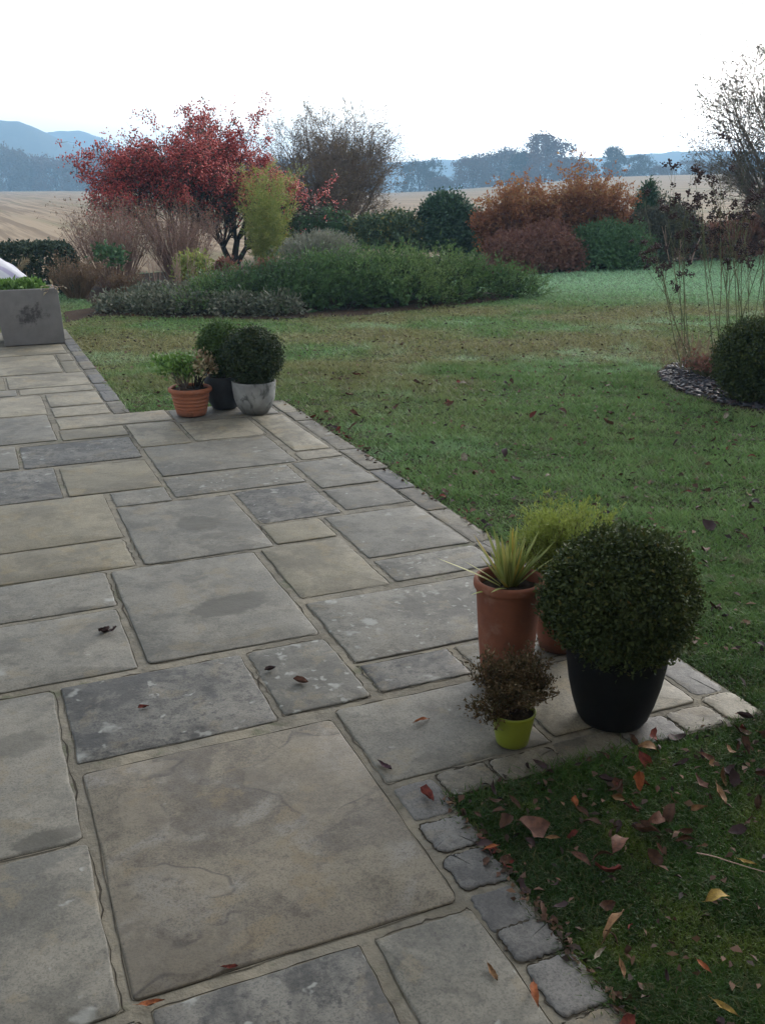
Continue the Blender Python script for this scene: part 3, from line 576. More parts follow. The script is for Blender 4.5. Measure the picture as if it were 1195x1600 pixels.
# far group on the corner of the patio
o = tag(empty('potted_box_ball', (1.78, 6.61, 0.002)), 'box ball in the pale weathered grey pot at the lawn corner', 'potted plant', 'far pots')
pot(o, [(.085, 0), (.095, .006), (.125, .05), (.145, .11), (.153, .17), (.156, .215), (.157, .23)], M['greypot'], .016, .2)
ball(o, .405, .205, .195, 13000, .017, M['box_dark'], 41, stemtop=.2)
o = tag(empty('potted_box_ball', (1.56, 6.80, 0.002)), 'box ball in the dark slate pot behind the pale grey pot', 'potted plant', 'far pots')
o.location = (1.62, 6.86, 0.002)
pot(o, [(.08, 0), (.09, .006), (.115, .06), (.132, .14), (.14, .20), (.143, .24)], M['slatepot'], .015, .215)
ball(o, .43, .16, .185, 11000, .016, M['box_bright'], 43, stemtop=.21)
o = tag(empty('potted_plant', (1.345, 6.72, 0.002)), 'ribbed orange terracotta pot with a light green and a cream shrub', 'potted plant', 'far pots')
prof = [(.088, 0), (.096, .004)]
for i in range(36): z = .008 + i * .0045; prof.append((.098 + .038 * (z / .17) ** .75 + (.0022 * math.sin(z * 2 * math.pi / .026) if z > .045 else 0), z))
prof += [(.137, .172), (.149, .176), (.151, .186), (.149, .196), (.146, .2)]
pot(o, prof, M['terra_ribbed'], .014, .18, rim=[(.147, .172), (.1515, .175), (.154, .181), (.154, .191), (.151, .197), (.147, .199)])
g = rng(47)
tips = np.array([(-.05 + g.normal() * .07, g.normal() * .06, .33 + g.uniform(-.05, .07)) for _ in range(26)]); tips[:, 0] -= (tips[:, 2] - .3) * .4
V, F = stems_to(g, np.array([-.03, 0, .18]), tips, .005, 4, .3); link('stem', make_mesh('stem', V, [F], M['bark']), o)
idx = np.repeat(np.arange(26), 26); P = tips[idx] + g.normal(size=(len(idx), 3)) * np.array([.03, .03, .025]); V, F, t = leaves_on(g, P, unit(tips[idx] - np.array([-.05, 0, .2])), g.uniform(0, 1, len(idx)), .036, .024, .7, .5, .8)
link('foliage', make_mesh('foliage', V, [F], M['spring'], t), o)
tips = np.array([(.10 + g.normal() * .045, g.normal() * .05, .34 + g.uniform(-.06, .05)) for _ in range(18)])
V, F = stems_to(g, np.array([.05, 0, .18]), tips, .006, 4, .3); link('stem', make_mesh('stem', V, [F], M['bark_dark']), o)
idx = np.repeat(np.arange(18), 22); P = tips[idx] + g.normal(size=(len(idx), 3)) * .026; V, F, t = leaves_on(g, P, unit(tips[idx] - np.array([.06, 0, .2])), g.uniform(0, 1, len(idx)), .032, .02, .8, .4, .8)
fo = link('foliage', make_mesh('foliage', V, [F], M['variegated'], t), o); fo['label'] = 'cream and pinkish variegated leaves'

# near group
o = tag(empty('potted_box_ball', (1.645, 2.115, 0.002)), 'large clipped box ball in the tall black pot', 'potted plant', 'near pots')
pot(o, [(.088, 0), (.098, .004), (.108, .02), (.124, .07), (.138, .13), (.147, .19), (.152, .24), (.156, .252), (.157, .27)], M['blackpot'], .012, .24, 64)
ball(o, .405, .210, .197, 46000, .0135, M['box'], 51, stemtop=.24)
o = tag(empty('potted_yucca', (1.475, 2.47, 0.002)), 'tall tapered terracotta pot with a spiky yellow-green yucca', 'potted plant', 'near pots')
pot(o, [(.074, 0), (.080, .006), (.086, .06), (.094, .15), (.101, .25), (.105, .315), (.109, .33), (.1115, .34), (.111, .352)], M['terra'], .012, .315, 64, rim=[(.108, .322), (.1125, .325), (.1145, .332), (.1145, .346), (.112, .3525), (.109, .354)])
g = rng(53); parts = []
for i in range(74):
    a = g.uniform(0, 6.28); el = g.uniform(.75, 1.53); Ln = g.uniform(.12, .22); wd = g.uniform(.010, .0175); n_ = 7
    if i < 3: a = (3.35, 2.9, 3.9)[i]; el = (.30, .62, .5)[i]; Ln = (.15, .26, .2)[i]
    d = np.array([math.cos(a) * math.cos(el), math.sin(a) * math.cos(el), math.sin(el)]); s = np.array([-math.sin(a), math.cos(a), 0]); p_ = np.array([math.cos(a) * .012, math.sin(a) * .012, .318]); Vl = []
    for k in range(n_):
        t = k / (n_ - 1); w = wd * (1 - t) ** .55 * (.7 + .6 * min(t * 4, 1)) ; nrm = np.cross(s, d)
        Vl += [p_ - s * w / 2 + nrm * w * .15, p_, p_ + s * w / 2 + nrm * w * .15]
        d = unit(d + np.array([0, 0, -.055 * g.uniform(.2, 1.6)])); p_ = p_ + d * Ln / (n_ - 1)
    Fl = np.array([(3 * k + c_, 3 * k + c_ + 1, 3 * k + c_ + 4, 3 * k + c_ + 3) for k in range(n_ - 1) for c_ in (0, 1)]); t_ = g.uniform(0, .75) if g.uniform() < .9 else 1.
    parts.append((np.array(Vl), Fl, np.clip(t_ + .2 * np.repeat(np.linspace(-.3, .6, n_), 3), 0, 1)))
V, F, t = join(parts); link('foliage', make_mesh('foliage', V, F, M['yucca'], t, smooth=True), o)
o = tag(empty('potted_conifer', (1.755, 2.585, 0.002)), 'feathery golden-green conifer in a terracotta pot behind the yucca', 'potted plant', 'near pots')
pot(o, [(.062, 0), (.07, .005), (.082, .07), (.095, .15), (.10, .19), (.104, .2), (.104, .22)], M['terra'], .011, .19, rim=[(.10, .195), (.1055, .197), (.107, .203), (.107, .215), (.105, .221), (.102, .222)])
g = rng(57); n0 = 60; a = g.uniform(0, 6.28, n0); rr = g.uniform(.2, 1., n0); D0 = np.stack([np.cos(a) * rr * .8 - .12, np.sin(a) * rr * .8, np.ones(n0)], 1)
S, tips = grow(g, np.tile([0, 0, .19], (n0, 1)), D0, g.uniform(.2, .305, n0), np.full(n0, .003), [dict(k=5, wob=.08, up=.05, n=14, ang=.7, lf=.28, rf=.5, t0=.2), dict(k=3, wob=.1, up=.12)])
V, F = tubes(*S); link('stem', make_mesh('stem', V, [F], M['twig_brown']), o)
A, DD, L_ = tips; P = A[:, 1:].reshape(-1, 3); N = DD[:, 1:].reshape(-1, 3); idx = np.repeat(np.arange(len(P)), 8); P = P[idx] + g.normal(size=(len(idx), 3)) * .007; V, F, t = leaves_on(g, P, N[idx], g.uniform(0, 1, len(idx)), .017, .0045, 1., .2, .6)
link('foliage', make_mesh('foliage', V, [F], M['conifer_gold'], t), o)
o = tag(empty('potted_heather', (1.295, 2.115, 0.002)), 'small glazed lime-green pot with a withered brown heather', 'potted plant', 'near pots')
pot(o, [(.044, 0), (.047, .003), (.052, .03), (.057, .06), (.062, .088), (.065, .097), (.066, .105)], M['limepot'], .006, .092, 48)
g = rng(59); n0 = 34; a = g.uniform(0, 6.28, n0); rr = g.uniform(.1, 1.2, n0); D0 = np.stack([np.cos(a) * rr, np.sin(a) * rr, np.ones(n0)], 1); D0[:3] = [(-1.1, .3, .55), (-1.2, -.1, .35), (-.9, .2, .8)]
S, tips = grow(g, np.tile([0, 0, .09], (n0, 1)), D0, g.uniform(.11, .17, n0), np.full(n0, .0022), [dict(k=5, wob=.12, up=.05, n=8, ang=.6, lf=.4, rf=.6, t0=.25), dict(k=3, wob=.12, up=.08)])
V, F = tubes(*S); link('stem', make_mesh('stem', V, [F], M['twig_brown']), o)
A, DD, L_ = tips; P = A.reshape(-1, 3); N = DD.reshape(-1, 3); idx = np.repeat(np.arange(len(P)), 11); P = P[idx] + g.normal(size=(len(idx), 3)) * .008; V, F, t = leaves_on(g, P, N[idx], np.clip(g.normal(.45, .26, len(idx)), 0, 1), .012, .0055, .8, .4, .8)
link('foliage', make_mesh('foliage', V, [F], M['heather'], t), o)

# ------------------------------------------------------------------ concrete trough, sack, tub at the patio end
def block_stain(nt, tc, c):
    mp = nd(nt, 'ShaderNodeMapping', vector_type='TEXTURE'); mp.inputs['Location'].default_value = (-.01, -.3, .30); mp.inputs['Scale'].default_value = (.16, 1, .12); nt.links.new(tc, mp.inputs[0])
    ln = nd(nt, 'ShaderNodeVectorMath', operation='LENGTH'); nt.links.new(mp.outputs[0], ln.inputs[0]); d = math_(nt, 'ADD', ln.outputs['Value'], math_(nt, 'MULTIPLY', math_(nt, 'SUBTRACT', noise(nt, tc, 11, 8, .75), .5), 4.5))
    c = mix(nt, math_(nt, 'MULTIPLY', smooth(nt, d, 1.1, .2), .85), c, (.04, .035, .034)); return mix(nt, math_(nt, 'MULTIPLY', smooth(nt, noise(nt, tc, 5, 5, .6), .55, .7), .4), c, (.12, .11, .10))
M['concrete'] = plain('weathered_concrete', (.20, .185, .175), (.16, .15, .142), 7, .9, .2, .4, extra=block_stain)
o = tag(empty('concrete_trough', (.55, 10.57, .002)), 'square grey concrete trough with a dark stain at the patio end', 'planter')
g = rng(61)
def boxm(x0, x1, y0, y1, z0, z1, top=(0, 0)):
    V = np.array([(x0, y0, z0), (x1, y0, z0), (x1, y1, z0), (x0, y1, z0), (x0 + top[0], y0, z1), (x1 + top[1], y0, z1), (x1 + top[1], y1, z1), (x0 + top[0], y1, z1)], float)
    return V, np.array([(0, 3, 2, 1), (4, 5, 6, 7), (0, 1, 5, 4), (1, 2, 6, 5), (2, 3, 7, 6), (3, 0, 4, 7)])
def bevel_box(name, args, mat, parent, w=.008):
    V, F = boxm(*args[:6], *(args[6:] or ((0, 0),))); ob = link(name, make_mesh(name, V, [F], mat), parent); bm_ = ob.modifiers.new('bevel', 'BEVEL'); bm_.width = w; bm_.segments = 2; return ob
bevel_box('front_panel', (-.29, .30, 0, .055, 0, .56, (-.06, -.02)), M['concrete'], o)
bevel_box('side_panel', (.235, .297, .057, .50, 0, .545, (-.02, -.02)), M['concrete'], o); bevel_box('side_panel', (-.287, -.225, .057, .50, 0, .55, (-.06, -.06)), M['concrete'], o); bevel_box('back_panel', (-.29, .30, .502, .555, 0, .55, (-.06, -.02)), M['concrete'], o)
V, F = boxm(-.28, .235, .05, .505, .38, .50); link('soil', make_mesh('soil', V, [F], M['compost']), o)
o2 = tag(empty('trough_plant', (.50, 10.85, .5)), 'low green leafy plant filling the concrete trough', 'plant')
P, N, ct = clumped(g, 2600, [(-.15, 0, .0, .18, .2, .10), (.05, .02, 0, .18, .2, .09)], 8, .04, .5, .0); V, F, t = leaves_on(g, P, N, ct, .06, .028, .5, .7, .7); link('foliage', make_mesh('foliage', V, [F], M['spring'], t), o2)
V, F = stems_to(g, np.array([0, 0, 0.]), P[g.choice(len(P), 10)], .004); link('stem', make_mesh('stem', V, [F], M['twig_brown']), o2)
# pale withered spray on the trough's corner
g = rng(62); o3 = tag(empty('dry_spray', (.80, 10.62, .548)), 'pale withered spray on the corner of the concrete trough', 'twig'); n0 = 9; S, tips = grow(g, np.tile([0, 0, 0], (n0, 1)), np.stack([g.normal(size=n0) * .7 + .2, g.normal(size=n0) * .4 - .4, np.full(n0, .35)], 1), g.uniform(.08, .2, n0), np.full(n0, .004), [dict(k=5, wob=.2, up=-.18)])
V, F = tubes(*S); link('stem', make_mesh('stem', V, [F], M['stemdead'], np.full(len(V), .9)), o3)
P = tips[0][:, 2:].reshape(-1, 3); V, F, t = leaves_on(g, P, tips[1][:, 2:].reshape(-1, 3), g.uniform(.4, 1, len(P)), .04, .015, 1, 0, .6); link('foliage', make_mesh('foliage', V, [F], M['variegated'], t), o3)

def stripes(nt, tc, c):
    sx = nd(nt, 'ShaderNodeSeparateXYZ'); nt.links.new(tc, sx.inputs[0]); a = math_(nt, 'ARCTAN2', sx.outputs[2], sx.outputs[1]); w = math_(nt, 'SINE', math_(nt, 'MULTIPLY', a, 11.)); return mix(nt, math_(nt, 'MULTIPLY', smooth(nt, w, .72, .9), .6), c, (.30, .24, .42))
M['sack'] = plain('white_sack', (.66, .65, .68), (.55, .54, .58), 9, .5, .3, .3, extra=stripes)
M['cavity'] = plain('dark_sack_mouth', (.05, .042, .045), (.11, .10, .10), 12, .9, .1, 0)
o = tag(empty('garden_sack', (.27, 14.0, 0)), 'bulging white sack with lilac stripes lying on the grass', 'sack'); o.scale = (1.35, 1.35, 1.35); o.rotation_euler = (0, 0, -.6)
th = np.linspace(0, 2 * np.pi, 28, endpoint=False); us = np.linspace(0, 1, 16); V = []
for u in us:
    r = .30 * math.sin(min(1, .08 + u * 1.05) * math.pi * .62) ** .6 * (1 - .62 * (max(0, u - .35) / .65) ** 2)
    for t_ in th: rr = r * (1 + .05 * math.sin(3 * t_ + 9 * u) + .03 * math.sin(7 * t_ - 14 * u)); V.append((-.42 + u * .80, rr * math.cos(t_) * 1.05, max(0.004, .27 - .06 * u + rr * math.sin(t_) * 1.0)))
V = np.array(V); n = len(th); i = np.arange(len(us) - 1)[:, None] * n; j = np.arange(n)[None]; F = np.stack([i + j, i + (j + 1) % n, i + n + (j + 1) % n, i + n + j], -1).reshape(-1, 4)
link('body', make_mesh('body', V, [F], M['sack'], smooth=True), o)
ring = V[-n:]; c0 = ring.mean(0); Vm = np.concatenate([ring * .98 + c0 * .02 - np.array([.005, 0, 0]), ring * .75 + c0 * .25 - np.array([.12, 0, 0]), [c0 - np.array([.2, 0, 0])]]); j = np.arange(n)
link('mouth', make_mesh('mouth', Vm, [np.stack([j, (j + 1) % n, n + (j + 1) % n, n + j], -1), np.stack([n + j, n + (j + 1) % n, np.full(n, 2 * n)], -1)], M['cavity'], smooth=True), o)
M['tub'] = plain('pale_blue_plastic', (.42, .55, .60), (.36, .48, .54), 6, .45, .4, 0)
o = tag(empty('plastic_tub', (.0, 10.95, 0.002)), 'pale blue plastic tub just beside the concrete trough', 'tub')
V, F = lathe([(0, 0), (.14, 0), (.145, .01), (.17, .26), (.185, .27), (.185, .285), (.176, .286), (.165, .27), (.14, .02), (0, .018)], 32); link('body', make_mesh('body', V, [F], M['tub'], smooth=True), o)
V, F = lathe([(.172, .20), (.178, .205), (.178, .22), (.173, .225)], 32); link('band', make_mesh('band', V, [F], M['tub'], smooth=True), o)

# ------------------------------------------------------------------ border planting on the left
EV = ('evergreens and shrubs along the garden edge')
def hedge_left():
    g = rng(65); o = tag(empty('clipped_hedge', (.78, 15.9, 0)), 'low dark clipped hedge at the field edge beyond the sack', 'hedge')
    n = 22000; P = np.stack([g.uniform(-2.2, .72, n), g.uniform(-.3, .3, n), g.uniform(.03, .70, n)], 1)
    f = g.integers(0, 3, n); P[f == 0, 2] = .68 + g.normal(size=(f == 0).sum()) * .03; P[f == 1, 1] = -.3 + g.normal(size=(f == 1).sum()) * .03; e = (f == 2) & (g.uniform(size=n) < .5); P[e, 0] = .72 + g.normal(size=e.sum()) * .03
    P[:, 2] -= np.maximum(0, P[:, 0] - .55) ** 2 * 3; P[:, 2] = np.maximum(P[:, 2], .02)
    V, F, t = leaves_on(g, P, unit(P - np.array([0, 0, .3])), g.uniform(0, 1, n), .06, .04, .5, .3, .9); link('foliage', make_mesh('foliage', V, [F], M['hedge'], t), o)
    V, F = stems_to(g, np.array([0, 0, 0.]), P[g.choice(n, 20)] * .9, .01); link('stem', make_mesh('stem', V, [F], M['bark_dark']), o)
    o = tag(empty('pale_plume', (.72, 15.45, 0)), 'cream grass plume leaning against the low clipped hedge', 'plant'); g = rng(66)
    S, tips = grow(g, np.array([[-.05, 0, 0.]]), np.array([[-.12, 0, 1.]]), np.array([.55]), np.array([.008]), [dict(k=6, wob=.02, lean=(.06, 0, 0))]); V, F = tubes(*S); link('stem', make_mesh('stem', V, [F], M['stemdead'], np.full(len(V), .9)), o)
    P = tips[0][0][4] + np.linspace(0, 1, 160)[:, None] * np.array([.13, 0, .15]) + g.normal(size=(160, 3)) * .014; V, F, t = leaves_on(g, P, np.tile([.6, 0, .6], (160, 1)), g.uniform(.5, 1, 160), .07, .012, 1, 0, .4); link('plume', make_mesh('plume', V, [F], M['variegated'], np.clip(t, .3, .9)), o)
hedge_left()

def twig_fountain(name, label, loc, h, w, n0, mat, seed, lean=0, leafmat=None, group=None):
    """dense upright clump of thin stems fanning from the base"""
    g = rng(seed); o = tag(empty(name, loc), label, 'shrub', group)
    a = g.uniform(0, 6.28, n0); rr = g.uniform(0, 1, n0) ** .6; D = np.stack([np.cos(a) * rr * w / h * .55 + lean, np.sin(a) * rr * w / h * .55, np.ones(n0)], 1)
    P = np.stack([np.cos(a) * rr * w * .22, np.sin(a) * rr * w * .22, np.zeros(n0)], 1)
    S, tips = grow(g, P, D, h * g.uniform(.7, 1.08, n0), np.full(n0, .0075), [dict(k=5, wob=.05, up=.02, n=7, ang=.35, lf=.4, rf=.55, t0=.35), dict(k=3, wob=.10, up=.05, n=3, ang=.5, lf=.5, rf=.7), dict(k=2, wob=.1)])
    V, F = twigs(S, 3, .0042); link('stem', make_mesh('stem', V, [F], mat, g.uniform(0, 1, len(V))), o)
    A, DD, L_ = tips; P = A[:, -1]; idx = g.choice(len(P), min(len(P), 3000)); V, F, t = leaves_on(g, P[idx], DD[idx, -1], g.uniform(0, 1, len(idx)), .035, .015, .6, .3, .9); link('foliage', make_mesh('foliage', V, [F], leafmat or M['fern'], t), o)
    return o
twig_fountain('twiggy_shrub', 'pinkish-brown twiggy shrub beneath the weeping side of the berry tree', (2.18, 16.36, 0), 1.05, 1.1, 130, M['stemdead'], 71, group='brown twiggy shrubs')
twig_fountain('twiggy_shrub', 'pinkish-brown twiggy shrub with a pale cane, between tall berry tree stems', (3.31, 16.47, 0), 1.0, 1.0, 120, M['stemdead'], 72, group='brown twiggy shrubs')
twig_fountain('dry_fern', 'copper-brown dry clump beside the concrete trough', (1.44, 14.93, 0), .46, .6, 80, M['fern'], 73)
twig_fountain('dry_fern', 'small rusty dry clump in front of the pinkish twiggy shrub', (2.05, 14.6, 0), .33, .4, 40, M['fern'], 74)
shrub('leafy_shrub', 'bright green broad-leaved shrub against the pinkish twigs', 'shrub', (1.95, 15.6, 0), [(0, 0, .52, .2, .2, .10), (.15, 0, .46, .16, .15, .09)], 260, .10, .045, M['green_shrub'], stem=M['twig_brown'], nst=12, sr=.006, seed=75, core=False)
shrub('leafy_shrub', 'soft green low shrub below the second twiggy clump', 'shrub', (3.25, 15.3, 0), [(0, 0, .30, .26, .2, .24)], 1500, .06, .03, M['bamboo'], stem=M['twig_brown'], nst=10, sr=.006, seed=76, core=False)
shrub('dark_low_shrub', 'dark maroon low shrub at the foot of the pollarded berry tree', 'shrub', (3.75, 15.2, 0), [(0, 0, .2, .16, .15, .22), (.75, .3, .16, .2, .15, .18)], 1500, .06, .03, M['rust_dark'], stem=M['twig_brown'], nst=8, sr=.006, seed=77)
# silvery ground cover along the bed
gsp = [(1.75, 13.1, .28, .18), (2.15, 12.75, .3, .2), (2.55, 12.5, .3, .22), (2.75, 13.2, .35, .28), (3.1, 12.2, .32, .22), (3.55, 12.0, .33, .2), (2.3, 13.6, .35, .25), (3.6, 12.9, .4, .34), (3.3, 13.7, .35, .35)]
for i, (x, y, r, h) in enumerate(gsp):
    shrub('ground_cover_plant', 'silvery green ground cover clump, %s from the trough along the bed' % ['first', 'second', 'fourth', 'fifth', 'sixth', 'eighth', 'third', 'ninth', 'seventh'][i], 'plant', (x, y, 0), [(0, 0, h * .35, r, r * .8, h * .65)], 1400, .06, .026, M['ground'], 'silvery ground cover clumps', stem=M['twig_brown'], nst=8, sr=.004, seed=80 + i, core=False, per=7)
# thin pale dead stalks
for i, (x, y) in enumerate([(2.7, 13.9), (2.95, 14.1), (2.45, 13.9), (3.05, 13.5), (2.6, 13.3)]):
    g = rng(90 + i); o = tag(empty('dead_stalk', (x, y, 0)), 'thin pale dead flower stalks standing in the ground cover', 'plant', 'dead flower stalks')
    n0 = 5; S, tips = grow(g, np.stack([g.normal(size=n0) * .04, g.normal(size=n0) * .04, np.zeros(n0)], 1), np.stack([g.normal(size=n0) * .08, g.normal(size=n0) * .08, np.ones(n0)], 1), g.uniform(.5, .85, n0), np.full(n0, .006), [dict(k=5, wob=.03, n=3, ang=.5, lf=.25, rf=.6, t0=.5), dict(k=2, wob=.1)])
    V, F = tubes(*S); link('stem', make_mesh('stem', V, [F], M['stemdead'], np.full(len(V), .85)), o)

# ------------------------------------------------------------------ spreading juniper and shrubs behind
def juniper():
    g = rng(101); o = tag(empty('spreading_juniper', (4.9, 12.7, 0)), 'long low spreading juniper with feathery dark green sprays', 'shrub')
    lobes = [(-2.1, -.1, .08, .5, .45, .20), (-1.6, .1, .1, .65, .55, .30), (-.9, .0, .12, .8, .75, .42), (-.1, .1, .1, .9, .85, .46), (.7, .15, .1, .85, .8, .46), (1.4, .05, .1, .75, .7, .42), (2.0, -.05, .1, .6, .5, .34), (2.5, -.15, .05, .45, .35, .20), (.4, .5, .1, 1.2, .6, .50), (-.6, -.45, .05, .9, .4, .26), (.6, -.5, .05, .9, .4, .26)]
    P, N, ct = clumped(g, 2300, lobes, 1, .05, .35); n0 = len(P)
    D = unit(N * np.array([.8, .8, .35]) + np.array([.1, -.1, .5]) + g.normal(size=(n0, 3)) * .35); Ln = g.uniform(.16, .42, n0)
    S, tips = grow(g, P - D * Ln[:, None] * .6, D, Ln, np.full(n0, .004), [dict(k=4, wob=.1, up=.02, n=5, ang=.5, lf=.45, rf=.5, t0=.25), dict(k=2, wob=.12, up=.05)])
    A, DD, L_ = tips; idx = np.repeat(np.arange(len(A)), 4); k = g.integers(0, 3, len(idx)); PP = A[idx, k]; NN = DD[idx, k]; tone = np.clip(np.repeat(ct, 5)[idx] * .4 + g.uniform(0, .3, len(idx)) + .18 + .30 * sinn(PP, 3.2, 9), 0, 1)
    nn = len(PP); Dl = unit(NN + g.normal(size=(nn, 3)) * .35); V, F = leaf_quads(PP, Dl, unit(g.normal(size=(nn, 3))), g.uniform(.04, .075, nn), g.uniform(.008, .014, nn)); link('foliage', make_mesh('foliage', V, [F], M['juniper'], np.repeat(tone, 4)), o)
    V, F = twigs(S); link('stem', make_mesh('stem', V, [F], M['bark_dark']), o)
    V, F, t = leaves_on(g, *clumped(g, 5000, [(l[0], l[1], l[2], l[3] * .75, l[4] * .75, l[5] * .75) for l in lobes], 6, .1, .5), .10, .05, .2, .2, 1); link('inner_foliage', make_mesh('inner_foliage', V, [F], M['juniper'], t * .5), o)  # inner leaves tinted darker, painting the shade between the sprays
juniper()
shrub('grey_dome_shrub', 'pale grey-green domed shrub just behind the spreading juniper', 'shrub', (5.26, 15.11, 0), [(0, 0, .35, .62, .55, .48)], 9000, .07, .012, M['dome'], stem=M['bark'], seed=111, per=8, cr=.06, out=.9, upb=.5, rnd=.5)
shrub('evergreen_shrub', 'dark evergreen hedge shrub under the bare tree near the bamboo', 'shrub', (6.81, 19.87, 0), [(-.35, 0, .45, .5, .5, .5), (.3, 0, .5, .55, .5, .5)], 7000, .08, .04, M['green_shrub'], EV, stem=M['bark_dark'], seed=112)
shrub('evergreen_shrub', 'dark evergreen shrub with a few yellow leaves under the bare tree', 'shrub', (8.17, 19.35, 0), [(-.4, 0, .45, .5, .5, .48), (.25, 0, .5, .6, .5, .46), (.6, 0, .35, .4, .4, .4)], 8000, .08, .04, M['evergreen2'], EV, stem=M['bark_dark'], seed=113)
shrub('evergreen_shrub', 'tall rounded dark glossy evergreen shrub beside the rust-brown hedge', 'shrub', (9.62, 19.23, 0), [(0, 0, .5, .68, .6, .78), (-.15, 0, .95, .42, .45, .38), (.25, 0, .3, .55, .5, .6)], 13000, .085, .04, M['evergreen'], EV, stem=M['bark_dark'], seed=114)
def leafy_wand_shrub(label, loc, seed, n0, h, w, mat, leafn, group):
    g = rng(seed); o = tag(empty('rust_shrub', loc), label, 'shrub', group); a = g.uniform(0, 6.28, n0); rr = g.uniform(0, 1, n0) ** .5
    P = np.stack([np.cos(a) * rr * w * .55, np.sin(a) * rr * w * .35, np.zeros(n0)], 1); D = np.stack([np.cos(a) * rr * .28, np.sin(a) * rr * .28, np.ones(n0)], 1)
    S, tips = grow(g, P, D, h * (1.0 - .35 * rr ** 2) * g.uniform(.75, 1.05, n0), np.full(n0, .011), [dict(k=6, wob=.06, up=.01, n=12, ang=.5, lf=.33, rf=.5, t0=.08), dict(k=3, wob=.12, up=.06, n=4, ang=.6, lf=.5, rf=.6, t0=.2), dict(k=2, wob=.12)])
    V, F = twigs(S, 3, .0058); link('stem', make_mesh('stem', V, [F], M['twig_brown']), o)
    A, DD, L_ = tips; li = g.choice(len(A), leafn); k = g.integers(0, 3, leafn); PP = A[li, k]; hf = np.clip(PP[:, 2] / h, 0, 1)
    V, F, t = leaves_on(g, PP + g.normal(size=(leafn, 3)) * .02, DD[li, k], np.clip(g.uniform(0, .75, leafn) + .35 * (hf > .8), 0, 1), .055, .034, .5, .3, .9); link('foliage', make_mesh('foliage', V, [F], mat, t), o)
leafy_wand_shrub('rust-brown leafy shrub next to the dark rounded evergreen', (9.95, 16.9, 0), 115, 70, 1.48, .95, M['rust'], 25000, 'rust-coloured shrubs')
leafy_wand_shrub('tallest rust-orange leafy shrub in front of the stubble field', (11.45, 17.0, 0), 116, 90, 1.62, 1.25, M['rust'], 30000, 'rust-coloured shrubs')
shrub('dusky_shrub', 'dusky reddish-brown mound at the foot of the rust shrubs', 'shrub', (9.75, 15.95, 0), [(-.35, 0, .2, .6, .5, .56), (.3, 0, .25, .6, .5, .58), (.7, -.1, .15, .3, .3, .35)], 11000, .05, .025, M['rust_dark'], 'rust-coloured shrubs', stem=M['twig_brown'], nst=30, sr=.008, seed=117, upb=.6)
shrub('green_shrub', 'mid-green rounded shrub right of the dusky brown mound', 'shrub', (11.47, 15.95, 0), [(-.25, 0, .22, .6, .5, .66), (.35, 0, .2, .55, .5, .58)], 10000, .07, .022, M['green_shrub'], EV, stem=M['bark_dark'], seed=118, upb=.6)
shrub('olive_shrub', 'dark olive shrub between the green shrub and the brown hedge', 'shrub', (13.4, 16.95, 0), [(-.45, 0, .3, .55, .5, .78), (.2, 0, .35, .6, .5, .82), (.65, 0, .3, .4, .45, .66)], 12000, .06, .03, M['olive'], EV, stem=M['bark_dark'], nst=40, seed=119)
shrub('small_conifer', 'small dark upright conifer rising behind the olive shrub', 'tree', (14.02, 18.24, 0), [(0, 0, .6, .36, .36, .5), (0, 0, 1.0, .28, .28, .42), (.0, 0, 1.3, .17, .17, .28)], 5000, .07, .02, M['evergreen'], stem=M['bark_dark'], seed=120, upb=.7)
shrub('brown_hedge', 'brown twiggy hedge below the bare tree at the picture edge', 'hedge', (16.1, 17.4, 0), [(-1.2, -.3, .2, .6, .5, .6), (-.4, -.2, .2, .7, .5, .7), (.6, 0, .25, .8, .5, .75)], 12000, .06, .025, M['rust_dark'], stem=M['twig_brown'], nst=60, seed=121)

# bare leaning canes among the shrubs on the far side of the lawn
for i, (x, y, dx, h) in enumerate([(13.0, 16.05, -.35, .9), (13.55, 16.1, .3, .8), (13.2, 16.0, -.15, .6)]):
    g = rng(125 + i); o = tag(empty('bare_cane', (x, y, 0)), 'pale bare cane leaning among the olive shrub', 'twig', 'bare canes')
    S, tips = grow(g, np.array([[0, 0, 0.]]), np.array([[dx, 0, 1.]]), np.array([h]), np.array([.014]), [dict(k=5, wob=.04, n=3, ang=.4, lf=.4, rf=.6, t0=.4), dict(k=3, wob=.1)]); V, F = tubes(*S, k=5); link('stem', make_mesh('stem', V, [F], M['stemdead'], np.full(len(V), .7)), o)

def bamboo():
    g = rng(131); o = tag(empty('bamboo_clump', (5.1, 17.6, 0)), 'feathery yellow-green bamboo clump right of the berry trees', 'bamboo')
    n0 = 46; a = g.uniform(0, 6.28, n0); rr = g.uniform(0, 1, n0) ** .5; D = np.stack([np.cos(a) * rr * .13, np.sin(a) * rr * .13, np.ones(n0)], 1); P = np.stack([np.cos(a) * rr * .22, np.sin(a) * rr * .2, np.zeros(n0)], 1)
    S, tips = grow(g, P, D, g.uniform(.8, 1.85, n0), np.full(n0, .008), [dict(k=7, wob=.05, up=-.0, n=18, ang=.7, lf=.15, rf=.4, t0=.22), dict(k=3, wob=.15, up=-.08)])
    V, F = tubes(*S); link('cane', make_mesh('cane', V, [F], M['bamboo'], np.full(len(V), .35)), o)
    A, DD, L_ = tips; idx = np.repeat(np.arange(len(A)), 16); k = g.integers(1, 4, len(idx)); PP = A[idx, k] + g.normal(size=(len(idx), 3)) * .03; V, F, t = leaves_on(g, PP, DD[idx, k], g.uniform(0, 1, len(idx)), .07, .010, .9, .1, .7); link('foliage', make_mesh('foliage', V, [F], M['bamboo'], t), o)
bamboo()

